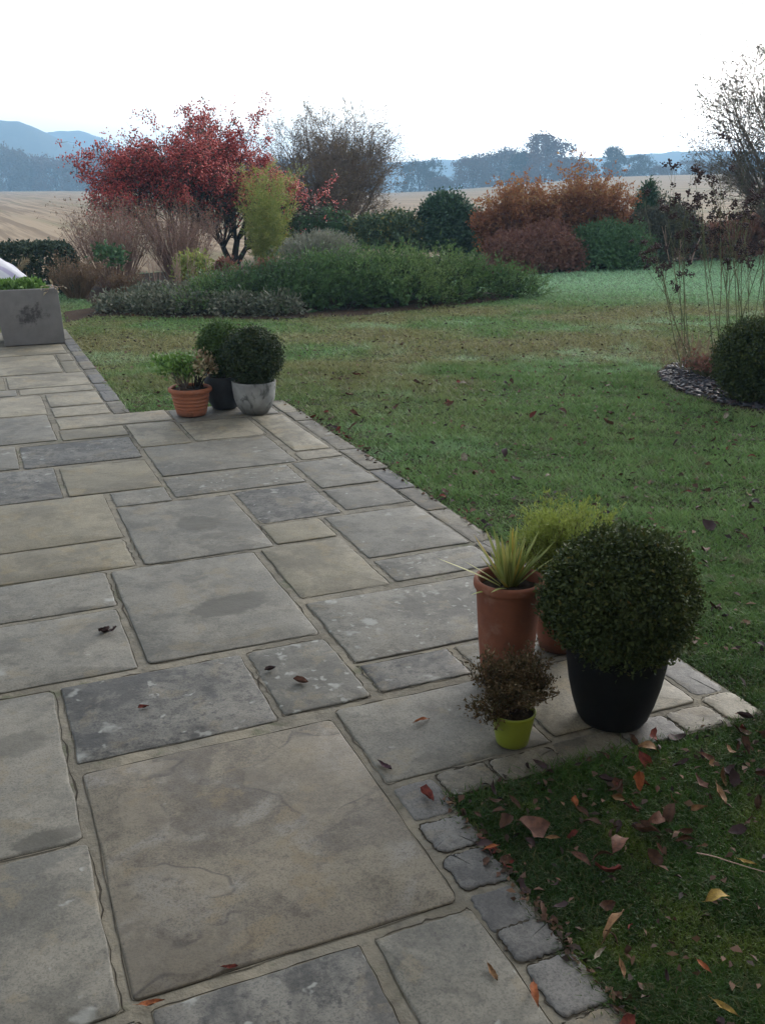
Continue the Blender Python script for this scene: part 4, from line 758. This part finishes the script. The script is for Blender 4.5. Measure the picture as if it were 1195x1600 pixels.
def berries(g, P, r, per=1):
    n = len(P); o5 = np.array([(1, 0, 0), (-.5, .87, 0), (-.5, -.87, 0), (0, 0, 1), (0, 0, -1)], float); V = (P[:, None] + o5[None] * (r * 1.08 * g.uniform(.7, 1.3, n))[:, None, None]).reshape(-1, 3)
    f = np.array([(0, 1, 3), (1, 2, 3), (2, 0, 3), (1, 0, 4), (2, 1, 4), (0, 2, 4)]); return V, (np.arange(n)[:, None, None] * 5 + f[None]).reshape(-1, 3), np.repeat(g.uniform(0, 1, n), 5)
def berry_tree(label, loc, seed, stems, lv, nleaf, nb, zred):
    g = rng(seed); o = tag(empty('berry_tree', loc), label, 'tree', 'red berry trees')
    P, D, L, Rr = [np.array([s[i] for s in stems], float) for i in range(4)]
    S, tips = grow(g, P, D, L, Rr, lv); S[2] = np.maximum(S[2], .003); S[3] = np.maximum(S[3], .0025); V, F = twigs(S, 4); link('trunk', make_mesh('trunk', V, [F], M['bark_dark']), o)
    A, DD, L_ = tips; allp = A.reshape(-1, 3); ok = allp[:, 2] > .35; allp = allp[ok]; ad = DD.reshape(-1, 3)[ok]
    zq = allp[:, 2]; prob = np.clip((zq - zred[0]) / (zred[1] - zred[0]), .02, 1) + .5 * (allp[:, 0] < zred[2]); prob = prob / prob.sum()
    ci = g.choice(len(allp), nb // 5, p=prob); C = np.repeat(allp[ci], 5, 0) + g.normal(size=(len(ci) * 5, 3)) * .045; V, F, t = berries(g, C, .0165); link('berries', make_mesh('berries', V, [F], M['berry'], t), o)
    li = g.choice(len(allp), nleaf); V, F, t = leaves_on(g, allp[li] + g.normal(size=(nleaf, 3)) * .06, ad[li], g.uniform(0, 1, nleaf), .06, .035, .6, .2, .9); link('crown', make_mesh('crown', V, [F], M['hawleaf'], t), o)
    return o
g = rng(140); st = []
for i in range(22): a = g.uniform(0, 6.28); s = g.uniform(.15, .75); st.append(((math.cos(a) * .12, math.sin(a) * .12, 0), (math.cos(a) * s * 1.0 - .06, math.sin(a) * s * .7, 1), g.uniform(1.5, 2.0), .026))
LV = [dict(k=6, wob=.06, up=-.005, n=8, ang=.5, lf=.45, rf=.6, t0=.4), dict(k=4, wob=.12, up=-.03, n=6, ang=.6, lf=.55, rf=.6, t0=.3), dict(k=3, wob=.15, up=-.10, n=4, ang=.6, lf=.75, rf=.65, t0=.3), dict(k=3, wob=.15, up=-.22)]
berry_tree('spreading red berry tree with weeping sprays above the pinkish shrubs', (3.85, 19.7, 0), 141, st, LV, 3500, 22000, (.9, 2.0, -.9))
st = [((.0, 0, 0), (-.35, 0, 1), .42, .065), ((.05, 0, 0), (.12, .1, 1), .5, .075), ((.1, 0, 0), (.55, -.1, 1), .45, .06)]
LV2 = [dict(k=4, wob=.06, n=11, ang=.62, lf=3.15, rf=.42, t0=.82, taper=.2), dict(k=6, wob=.05, up=.0, lean=(.035, 0, 0), n=8, ang=.45, lf=.42, rf=.6, t0=.35), dict(k=4, wob=.12, up=-.02, n=6, ang=.6, lf=.5, rf=.6, t0=.3), dict(k=3, wob=.15, up=-.08, n=3, ang=.6, lf=.6, rf=.65), dict(k=2, wob=.15, up=-.1)]
berry_tree('pollarded berry tree with a forked dark trunk and red crown', (5.0, 19.85, 0), 143, st, LV2, 5000, 19000, (1.1, 2.1, -9))
def knob():
    g = rng(144)
knob()

def bare_tree(label, loc, seed, n0, h, w, leafn, leafmat, lean=(0, 0), mat='bark', lmax=.05, n3=5, name='bare_tree', group=None, r0=.03, wid=1.):
    g = rng(seed); o = tag(empty(name, loc), label, 'tree', group)
    a = g.uniform(0, 6.28, n0); rr = g.uniform(0, 1, n0) ** .7; D = np.stack([np.cos(a) * rr * w + lean[0], np.sin(a) * rr * w + lean[1], np.ones(n0)], 1); P = np.stack([np.cos(a) * rr * .25, np.sin(a) * rr * .25, np.zeros(n0)], 1)
    S, tips = grow(g, P, D, h * (1 - .22 * rr ** 2) * g.uniform(.7, .97, n0), np.full(n0, r0), [dict(k=7, wob=.05, up=.015, n=9, ang=.5, lf=.36, rf=.55, t0=.3), dict(k=4, wob=.1, up=.03, n=6, ang=.55, lf=.5, rf=.6, t0=.25), dict(k=3, wob=.14, up=.02, n=n3, ang=.6, lf=.6, rf=.65, t0=.25), dict(k=2, wob=.15)])
    S[2] = np.maximum(S[2], .0035); S[3] = np.maximum(S[3], .003); V, F = twigs(S); link('trunk', make_mesh('trunk', V, [F], M[mat]), o)
    A, DD, L_ = tips; P = A[:, -1]; li = g.choice(len(P), leafn); V, F, t = leaves_on(g, P[li] + g.normal(size=(leafn, 3)) * .03, DD[li, -1], g.uniform(0, 1, leafn), lmax, lmax * .5, .5, .1, .9); link('crown', make_mesh('crown', V, [F], leafmat, t), o)
bare_tree('fine-twigged nearly bare brown tree fanning up behind the bamboo', (8.15, 22.5, 0), 151, 48, 2.9, .62, 14000, M['tanleaf'], (.0, 0), 'bark', .045, 5)
bare_tree('dark bare tree cut by the picture edge above the brown hedge', (16.55, 16.2, 0), 153, 46, 4.2, .62, 20000, M['olive'], (-.12, .0), 'bark', .05, 6)

# ------------------------------------------------------------------ slate bed on the lawn: chips, box ball, seed-head plants
g = rng(161); M['slate'] = F_('slate_chip', [(.02, .021, .027), (.035, .035, .043), (.055, .054, .062), (.09, .05, .05)], .55, 0, .35)
n = 5200; rr = 1.40 * np.sqrt(g.uniform(0, 1, n)); a = g.uniform(0, 6.28, n); P = np.stack([6.45 + rr * np.cos(a), 5.75 + rr * np.sin(a), g.uniform(-.002, .016, n)], 1)
D = unit(g.normal(size=(n, 3)) * np.array([1, 1, .18])); N = unit(np.array([0, 0, 1.]) + g.normal(size=(n, 3)) * .35); S_ = unit(np.cross(D, N)); U = np.cross(S_, D); L = g.uniform(.025, .06, n)[:, None]; W = L * g.uniform(.4, .8, (n, 1)); H = .004
tp = np.stack([P - D * L / 2 - S_ * W / 3, P + D * L / 2 - S_ * W / 2, P + D * L / 2.4 + S_ * W / 2, P - D * L / 2.2 + S_ * W / 2], 1); V = np.concatenate([tp - U[:, None] * H, tp + U[:, None] * H], 1).reshape(-1, 3)
b8 = (np.arange(n) * 8)[:, None, None]; F = (b8 + np.array([(4, 5, 6, 7), (0, 1, 5, 4), (1, 2, 6, 5), (2, 3, 7, 6), (3, 0, 4, 7)])[None]).reshape(-1, 4)
sl = link('slate_chips', make_mesh('slate_chips', V, [F], M['slate'], np.repeat(g.uniform(0, 1, n) ** 1.4, 8))); tag(sl, 'dark blue-grey slate chippings mulching the round lawn bed', 'slate chips', kind='stuff')
o = tag(empty('box_ball', (5.36, 5.50, 0)), 'clipped box ball growing in the slate bed', 'shrub'); ball(o, .30, .33, .31, 20000, .02, M['box'], 163, stemtop=0.)
HEADS = []
for i in range(3): gg = rng(165 + i); V, F, t = berries(gg, gg.normal(size=(14 + 6 * i, 3)) * .014, .009); HEADS.append(make_mesh('seed_head', V, [F], M['seed'], t))
ORD = ['first', 'second', 'third', 'fourth', 'fifth', 'sixth', 'seventh', 'eighth', 'ninth']
def seed_plant(loc, n0, h, lean, seed):
    g = rng(seed); o = tag(empty('seed_head_plant', loc), 'tall wiry plant with dark seed heads, %s from the lawn edge of the slate bed' % ORD[seed - 170], 'plant', 'seed-head plants')
    D = np.stack([g.normal(lean[0], .13, n0), g.normal(lean[1], .13, n0), np.ones(n0)], 1); P = np.stack([g.normal(size=n0) * .05, g.normal(size=n0) * .05, np.zeros(n0)], 1)
    S, tips = grow(g, P, D, h * g.uniform(.7, 1.05, n0), np.full(n0, .006), [dict(k=6, wob=.03, n=5, ang=.32, lf=.33, rf=.7, t0=.5), dict(k=3, wob=.06, up=.04, n=3, ang=.45, lf=.35, rf=.8, t0=.6), dict(k=2, wob=.05)])
    V, F = tubes(*S); link('stem', make_mesh('stem', V, [F], M['seedstem'], np.repeat(g.uniform(0, 1, len(S[0])), 6)), o)
    T = tips[0][:, -1]; T = T[T[:, 2] > .25]; C = T[g.uniform(size=len(T)) < .62]
    for c_ in C[:40]: hd_ = link('seed_head', HEADS[g.integers(0, 3)], o, tuple(c_)); hd_.rotation_euler = tuple(g.uniform(0, 6, 3))
    nl = 90; P = np.stack([g.normal(size=nl) * .10, g.normal(size=nl) * .10, g.uniform(.01, .25, nl)], 1); V, F, t = leaves_on(g, P, unit(np.array([0, 0, 1.]) + g.normal(size=(nl, 3)) * .5), g.uniform(0, 1, nl), .10, .012, 1, .3, .5); link('foliage', make_mesh('foliage', V, [F], M['tanleaf'], t), o)
for i, (x, y, n0, h, lx, ly) in enumerate([(5.62, 6.62, 3, 1.25, -.20, .12), (5.85, 6.4, 4, 1.35, -.16, .10), (5.80, 6.75, 4, 1.25, -.12, .2), (6.1, 6.35, 5, 1.3, -.02, .1), (6.25, 6.7, 5, 1.45, .0, .1), (6.0, 5.95, 5, 1.2, .05, .0), (6.5, 6.3, 5, 1.4, .1, .1)]): seed_plant((x, y, 0), n0, h, (lx, ly), 170 + i)
tw = twig_fountain('dry_grass_clump', 'dry reddish clump at the edge of the slate bed beside the box ball', (5.68, 6.35, 0), .16, .4, 40, M['seedstem'], 181, leafmat=M['rust_dark'])

# ------------------------------------------------------------------ far trees
def far_tree(label, az, r, h, w, mat, seed, kind='round', group='far trees beyond the stubble field'):
    g = rng(seed); a = R(az); x, y = r * math.sin(a), r * math.cos(a); z0 = float(np.interp(a, AZE, ZED)) - 3.5 * min(1, max(0, (r - 302) / 20))
    o = tag(empty('far_tree', (x, y, z0)), label, 'tree', group)
    if kind == 'pine': lob = [(g.normal() * w * .18, g.normal() * w * .1, h * q, w * (.55 - .28 * q) * g.uniform(.8, 1.2), w * .36, h * .15) for q in (.2, .32, .45, .58, .7, .82, .9)]
    elif kind == 'bush': lob = [(g.uniform(-.4, .4) * w, 0, h * .42, w * .32, w * .3, h * .45) for _ in range(4)]
    else: lob = [(g.uniform(-.3, .3) * w, g.uniform(-.2, .2) * w, h * g.uniform(.3, .82), w * g.uniform(.2, .34), w * .3, h * g.uniform(.14, .22)) for _ in range(11)] + [(0, 0, h * .45, w * .40, w * .36, h * .42), (-.3 * w, 0, h * .2, w * .35, w * .3, h * .24), (.3 * w, 0, h * .2, w * .35, w * .3, h * .24)]
    P, N, ct = clumped(g, 5200, lob, 8, h * .07, .7, .2); V, F, t = leaves_on(g, P, N, ct, h * .05, h * .032, .4, .2, 1); link('crown', make_mesh('crown', V, [F], mat, t), o)
    S, tips = grow(g, np.array([[0, 0, -.5]]), np.array([[0, 0, 1.]]), np.array([h * .8]), np.array([h * .03]), [dict(k=5, wob=.03, n=12, ang=.6, lf=.45, rf=.5, t0=.25), dict(k=3, wob=.1, up=.1)]); V, F = tubes(*S, k=5); link('trunk', make_mesh('trunk', V, [F], M['bark_dark']), o)
FT = [(-1.5, 318, 10, 12, 'b'), (-.2, 322, 11, 12, 'b'), (1.0, 316, 9, 11, 'b'), (2.6, 312, 12.5, 11, 'b'), (3.7, 318, 9.5, 11, 'b'), (5.0, 314, 10.5, 12, 'r'), (6.2, 320, 10, 11, 'b'), (7.4, 313, 12, 11, 'r'), (8.6, 318, 10, 12, 'b'), (10.2, 316, 11, 12, 'b'), (12.4, 318, 11, 13, 'b'), (14.6, 316, 12, 13, 'b'), (16.8, 318, 11, 13, 'b'), (18.6, 317, 12, 13, 'b'), (20.2, 316, 11, 12, 'b'), (21.6, 318, 12, 12, 'b')]
FL = ['hazy mauve woodland tree at the far left field edge', 'hazy distant woodland tree seen through the berry trees']
for i, (az, r, h, w, k) in enumerate(FT): far_tree(('hazy mauve woodland tree, number %s from the left along the field edge' % ['one', 'two', 'three', 'four', 'five', 'six', 'seven'][i]) if az < 7 else FL[1], az, r + 110, h * 1.45 + 1.5, w * 1.5, M['fartree_red' if k == 'r' else 'fartree'], 200 + i, group='woodland at the left field edge' if az < 7 else 'woodland behind the berry trees')
FR = [('rounded hazy tree at the near end of the far tree row', 24.9, 314, 12, 13, 'fartree_green', 'round'), ('low hazy bush joining the first two far trees', 26.2, 312, 6.5, 11, 'fartree', 'bush'), ('dark hazy tree second in the far row', 27.9, 312, 12, 11, 'fartree', 'round'), ('wide pale bare tree behind the far row', 29.4, 326, 15, 15, 'fartree', 'round'), ('dark hazy tree right beside the tall russet tree', 30.7, 313, 11.5, 10, 'fartree_green', 'round'),
      ('tallest russet-topped tree on the field horizon', 31.9, 310, 15.2, 13, 'fartree_red', 'round'), ('dark tree tucked under the tall russet tree', 33.1, 312, 8.5, 9, 'fartree', 'round'), ('small dark tree on the field edge after the russet tree', 34.2, 310, 6.5, 7, 'fartree_green', 'round'), ('flat-topped leaning pine on the field horizon', 35.5, 310, 9.2, 7, 'fartree_green', 'pine'), ('broad flat-topped pine right of the leaning pine', 37.0, 311, 7.2, 9, 'fartree_green', 'pine'), ('low hazy tree beyond the pines', 38.3, 314, 5.5, 9, 'fartree', 'bush'), ('pale rounded far tree beneath the ridge', 39.9, 322, 8, 12, 'fartree', 'round'), ('hazy tree by the bare tree at the picture edge', 42.2, 316, 6.5, 10, 'fartree', 'round'), ('hazy far tree behind the bare edge tree', 44.0, 318, 7.5, 11, 'fartree', 'round')]
for i, (lb, az, r, h, w, mk, kd) in enumerate(FR): far_tree(lb, az, r, h, w, M[mk], 240 + i, kd, 'far trees beyond the stubble field')

# ------------------------------------------------------------------ fallen leaves
def leafmat(name, c1, c2):
    return plain(name, c1, (c2[0] * .7, c2[1] * .7, c2[2] * .7), 5, .7, .2, .3)
LC = {'tan': leafmat('tan_dead_leaf', (.24, .135, .06), (.17, .09, .045)), 'orange': leafmat('orange_dead_leaf', (.30, .095, .03), (.21, .06, .022)), 'red': leafmat('red_dead_leaf', (.20, .045, .03), (.12, .03, .025)), 'dark': leafmat('dark_dead_leaf', (.045, .028, .03), (.07, .04, .04)), 'pink': leafmat('pinkish_dead_leaf', (.17, .082, .055), (.11, .054, .04)), 'yellow': leafmat('yellow_leaf', (.34, .23, .05), (.25, .16, .045)), 'pale': leafmat('bleached_leaf', (.30, .26, .19), (.22, .18, .13)), 'brown': leafmat('brown_dead_leaf', (.10, .05, .03), (.065, .034, .024)), 'purple': leafmat('purple_leaf', (.07, .03, .045), (.05, .025, .03))}
def leaf_mesh(seed, ratio):
    """unit-length curled leaf with midrib fold and stalk"""
    g = rng(seed); nl, V, F = 7, [], []; cu = g.uniform(-1.6, 1.6); ro = g.uniform(.1, 1.1); tw = g.normal() * .9; bd = g.normal() * .09
    for i in range(nl):
        t = i / (nl - 1); w = ratio * .5 * (math.sin(math.pi * t ** .8) ** .8 + .02); z = cu * .18 * math.sin(math.pi * t); tx = tw * (t - .5)
        bend = bd * math.sin(math.pi * t)
        for s in (-1, -.5, 0, .5, 1): V.append((t - .5, bend + s * w * (1 - .2 * ro * abs(s)) * (1 + g.normal() * .10 * abs(s)), z + ro * w * abs(s) ** 1.4 + s * w * tx + g.normal() * .022))
    for i in range(nl - 1):
        for k in range(4): F.append((i * 5 + k, i * 5 + k + 1, i * 5 + k + 6, i * 5 + k + 5))
    V += [(-.5, -.012, V[2][2]), (-.5, .012, V[2][2]), (-.68, 0, V[2][2] + .03 * g.normal())]; V = np.array(V); V[:, 2] -= V[:, 2].min(); n = nl * 5
    return V, np.array(F), np.array([(n, n + 1, n + 2)])
LSH = [leaf_mesh(400 + i, r) for i, r in enumerate((.36, .3, .42, .55, .26, .48, .34, .62))]; LM = {}
def leaf_data(si, ck):
    if (si, ck) not in LM: V, F, T = LSH[si]; LM[si, ck] = make_mesh('fallen_leaf', V, [F, T], LC[ck], smooth=True)
    return LM[si, ck]
def drop(x, y, z, L, az, si, ck, label, group, g, tilt=.12):
    o = link('fallen_leaf', leaf_data(si, ck), None, (x, y, z)); o.scale = (L, L, L); o.rotation_euler = (g.normal() * tilt, g.normal() * tilt, az); tag(o, label, 'leaf', group); return o
g = rng(190); GP = 'leaves lying on the paving'; GL = 'leaves on the near corner of the lawn'
EX = [(1.099, 2.322, .056, .07, 1, 'orange', 'slim orange-tan leaf on the plain slab before the lime pot'), (.900, 2.141, .062, -1.27, 0, 'purple', 'dark purple leaf on the joint beside the big brown slab'), (.948, 1.966, .068, -1.46, 2, 'red', 'dark red leaf on the corner edging sett'), (.814, 1.367, .046, -1.57, 0, 'tan', 'small tan leaf on the pale slab nearest the edging'), (.868, 1.283, .061, -1.97, 1, 'orange', 'bright orange leaf against the edging setts at the bottom'), (.149, 1.560, .054, -.13, 4, 'orange', 'thin orange leaf in the joint below the big brown slab'), (.317, 1.595, .036, -.26, 0, 'red', 'small rusty leaf on the lower edge of the big brown slab'), (.333, 2.735, .035, -.18, 2, 'red', 'small dark red leaf on the dark mottled slab'), (.835, 2.693, .055, -.72, 3, 'pink', 'pinkish leaf among the lichen spots on a small slab'), (.769, 2.817, .041, .05, 3, 'dark', 'small blackish leaf on the lichen-spotted slab')]
for x, y, L, a, si, ck, lb in EX: drop(x, y, .0015, L, a, si, ck, lb, GP, g, .05)
EXL = [(1.125, 1.734, .105, .07, 7, 'pink', 'largest broad pinkish-brown leaf on the lawn corner'), (1.207, 1.514, .09, -1.37, 0, 'red', 'long dark red leaf lying in the near grass'), (1.116, 1.364, .098, .49, 1, 'tan', 'long pale tan leaf standing out in the near grass'), (1.496, 1.776, .06, -2.11, 3, 'orange', 'rounded orange-brown leaf upright in the grass'), (1.154, 1.67, .04, -.67, 4, 'tan', 'narrow tan leaf just below the broad pinkish leaf'), (.996, 1.699, .045, -.23, 1, 'orange', 'orange-red leaf lying over the edging sett and grass'), (1.379, 1.343, .06, -.2, 5, 'yellow', 'ochre yellow leaf in the dark grass'), (1.178, 1.093, .055, -1.06, 4, 'yellow', 'yellow leaf at the bottom edge of the lawn'), (1.279, 1.767, .046, -1.9, 2, 'orange', 'small orange leaf above the broad pinkish leaf'), (1.286, 1.581, .077, .47, 5, 'pink', 'pale pinkish curled leaf above the long red leaf'), (1.648, 1.647, .078, -1.93, 4, 'tan', 'slender tan leaf in the grass far from the edging'), (1.139, 1.427, .04, -.23, 7, 'brown', 'small round brown leaf beside the long tan leaf'), (1.053, 1.258, .047, -1.95, 4, 'tan', 'thin tan leaf near the bottom edging'), (1.218, 1.197, .04, -1.41, 1, 'orange', 'curled orange leaf low in the lawn corner'), (1.039, 1.308, .042, .35, 4, 'pale', 'bleached white sliver of leaf in the grass')]
for x, y, L, a, si, ck, lb in EXL: drop(x, y, .018, L, a, si, ck, lb, GL, g, .25)
cks = ['brown', 'dark', 'red', 'tan', 'pink', 'brown', 'brown', 'dark', 'dark']
n = 0
while n < 115:
    x, y = g.uniform(1.01, 2.3), g.uniform(1.0, 1.97)
    if g.uniform() > .35 + .65 * (y > 1.5): continue
    drop(x, y, g.uniform(.004, .018), g.uniform(.025, .07), g.uniform(0, 6.28), int(g.integers(0, 8)), (ck := cks[g.integers(0, 9)]), 'withered %s leaf scattered in the grass of the near lawn corner' % {'pink': 'pinkish', 'dark': 'blackish'}.get(ck, ck), 'leaf litter on the near lawn corner', g, .6); n += 1
for i in range(18):
    y = g.uniform(1.0, 1.9); drop(1.0 + g.normal() * .012, y, .006, g.uniform(.02, .05), g.uniform(0, 6.28), int(g.integers(0, 8)), (ck := ['brown', 'red', 'dark'][g.integers(0, 3)]), 'withered %s leaf caught between edging setts and grass' % {'dark': 'blackish'}.get(ck, ck), 'leaf litter along the edging', g, .3)
n = 0
while n < 105:
    r = g.uniform(2.8, 8.5); a = R(g.uniform(18, 52)); x, y = r * math.sin(a), r * math.cos(a)
    if x < 2.13 or not inside(LAWN, np.array([x]), np.array([y]))[0] or inside(SLATE, np.array([x]), np.array([y]))[0] or inside(BED, np.array([x]), np.array([y]))[0] or (y < 2.0 and x < 3): continue
    drop(x, y, .014, g.uniform(.04, .09), g.uniform(0, 6.28), int(g.integers(0, 8)), (ck := ['brown', 'dark', 'dark', 'pink', 'brown', 'pale', 'red'][g.integers(0, 7)]), 'small dry %s leaf scattered on the open lawn beyond the pots' % {'pink': 'pinkish', 'dark': 'blackish'}.get(ck, ck), 'leaves scattered on the open lawn', g, .3); n += 1
for i in range(28):
    y = g.uniform(3.3, 6.6); drop(2.11 + abs(g.normal()) * .03, y, .006, g.uniform(.03, .06), g.uniform(0, 6.28), int(g.integers(0, 8)), (ck := ['brown', 'dark', 'red', 'dark'][g.integers(0, 4)]), '%s leaf lying along the patio edge between the pot groups' % {'dark': 'blackish'}.get(ck, ck), 'leaves along the patio edge', g, .3)
for i in range(8):
    drop(.98 + g.uniform(.0, 1.0), 7.0 + abs(g.normal()) * .05, .008, g.uniform(.04, .07), g.uniform(0, 6.28), int(g.integers(0, 8)), (ck := ['brown', 'dark', 'pale'][g.integers(0, 3)]), '%s leaf on the grass edge behind the far pots' % {'dark': 'blackish'}.get(ck, ck), 'leaves behind the far pots', g, .3)
# crumbs of leaf too small to pick apart
g = rng(193); M['crumb'] = F_('leaf_crumb', [(.02, .014, .012), (.05, .028, .018), (.09, .045, .028), (.15, .09, .05)], .8, 0); pts = []
def ok_(x, y): q = (np.array([x]), np.array([y])); return inside(LAWN, *q)[0] and not inside(BED, *q)[0] and not inside(SLATE, *q)[0]
while len(pts) < 500:
    x, y = g.uniform(1.0, 2.4), g.uniform(.9, 1.97); pts.append((x, y, g.uniform(.004, .014), g.uniform(.012, .032)))
while len(pts) < 650: pts.append((1.0 + g.normal() * .012, g.uniform(.9, 1.95), .004, g.uniform(.01, .03)))
while len(pts) < 900: pts.append((2.10 + g.normal() * .02, g.uniform(2.4, 6.9), .004, g.uniform(.012, .035)))
while len(pts) < 3600:
    r = g.uniform(2.8, 14); a = R(g.uniform(2, 52)); x, y = r * math.sin(a), r * math.cos(a)
    if ok_(x, y) and not (x < 2.13 and y < 7): pts.append((x, y, .010, g.uniform(.02, .05)))
for i in range(160): pts.append((g.uniform(1.2, 7.3), 0, 0, 0)); x = pts[-1][0]; y = float(np.interp(x, [1.02, 1.9, 2.5, 3.34, 4.45, 5.9, 7.5], [12.3, 12.6, 12.0, 11.55, 11.4, 11.8, 12.45])); pts[-1] = (x, y + g.normal() * .10, .005, g.uniform(.03, .07))
pts = np.array(pts); n = len(pts); D = unit(g.normal(size=(n, 3)) * np.array([1, 1, .25])); N = unit(np.array([0, 0, 1.]) + g.normal(size=(n, 3)) * .5); V, F = leaf_quads(pts[:, :3], D, N, pts[:, 3], pts[:, 3] * g.uniform(.35, .7, n), .25)
lo = link('leaf_litter', make_mesh('leaf_litter', V, [F], M['crumb'], np.repeat(g.uniform(0, 1, n), 4))); tag(lo, 'dark crumbled leaf litter strewn over the lawn and its edges', 'leaf litter', kind='stuff')
# blackened clump of leaf on a slab
g = rng(195); o = tag(empty('dead_leaf_clump', (.30, 3.333, .001)), 'blackish shrivelled leaf clump on the slab left of the damp slab', 'leaf clump')
for i in range(6):
    c = link('leaf', leaf_data(int(g.integers(0, 8)), 'dark'), o, (g.normal() * .022, g.normal() * .012, g.uniform(0, .008))); s = g.uniform(.035, .06); c.scale = (s, s, s); c.rotation_euler = (g.normal() * .5, g.normal() * .5, g.uniform(0, 6.28))
# twig on the lawn
g = rng(196); o = tag(empty('fallen_twig', (1.499, 1.425, .022)), 'thin tan twig with a yellow leaf on the near grass', 'twig')
S, tips = grow(g, np.array([[-.06, .06, 0.]]), np.array([[.66, -.74, .0]]), np.array([.19]), np.array([.0018]), [dict(k=8, wob=.06)]); V, F = tubes(*S, k=5); link('stem', make_mesh('stem', V, [F], M['stemdead'], np.full(len(V), .9)), o)
c = link('leaf', leaf_data(4, 'yellow'), o, (.02, -.02, .002)); c.scale = (.045,) * 3; c.rotation_euler = (0, 0, -.9)

# ------------------------------------------------------------------ air
mt, nt, b, out = newmat('morning_haze'); nt.nodes.remove(b); pv = nd(nt, 'ShaderNodeVolumePrincipled'); pv.inputs['Color'].default_value = (.43, .71, 1, 1); pv.inputs['Density'].default_value = .0011; pv.inputs['Anisotropy'].default_value = .1
nt.links.new(pv.outputs[0], out.inputs['Volume'])
V, F = boxm(-1560, 1560, -1560, 1560, -9, 68); hz = link('haze', make_mesh('haze', V, [F], mt)); tag(hz, kind='stuff')
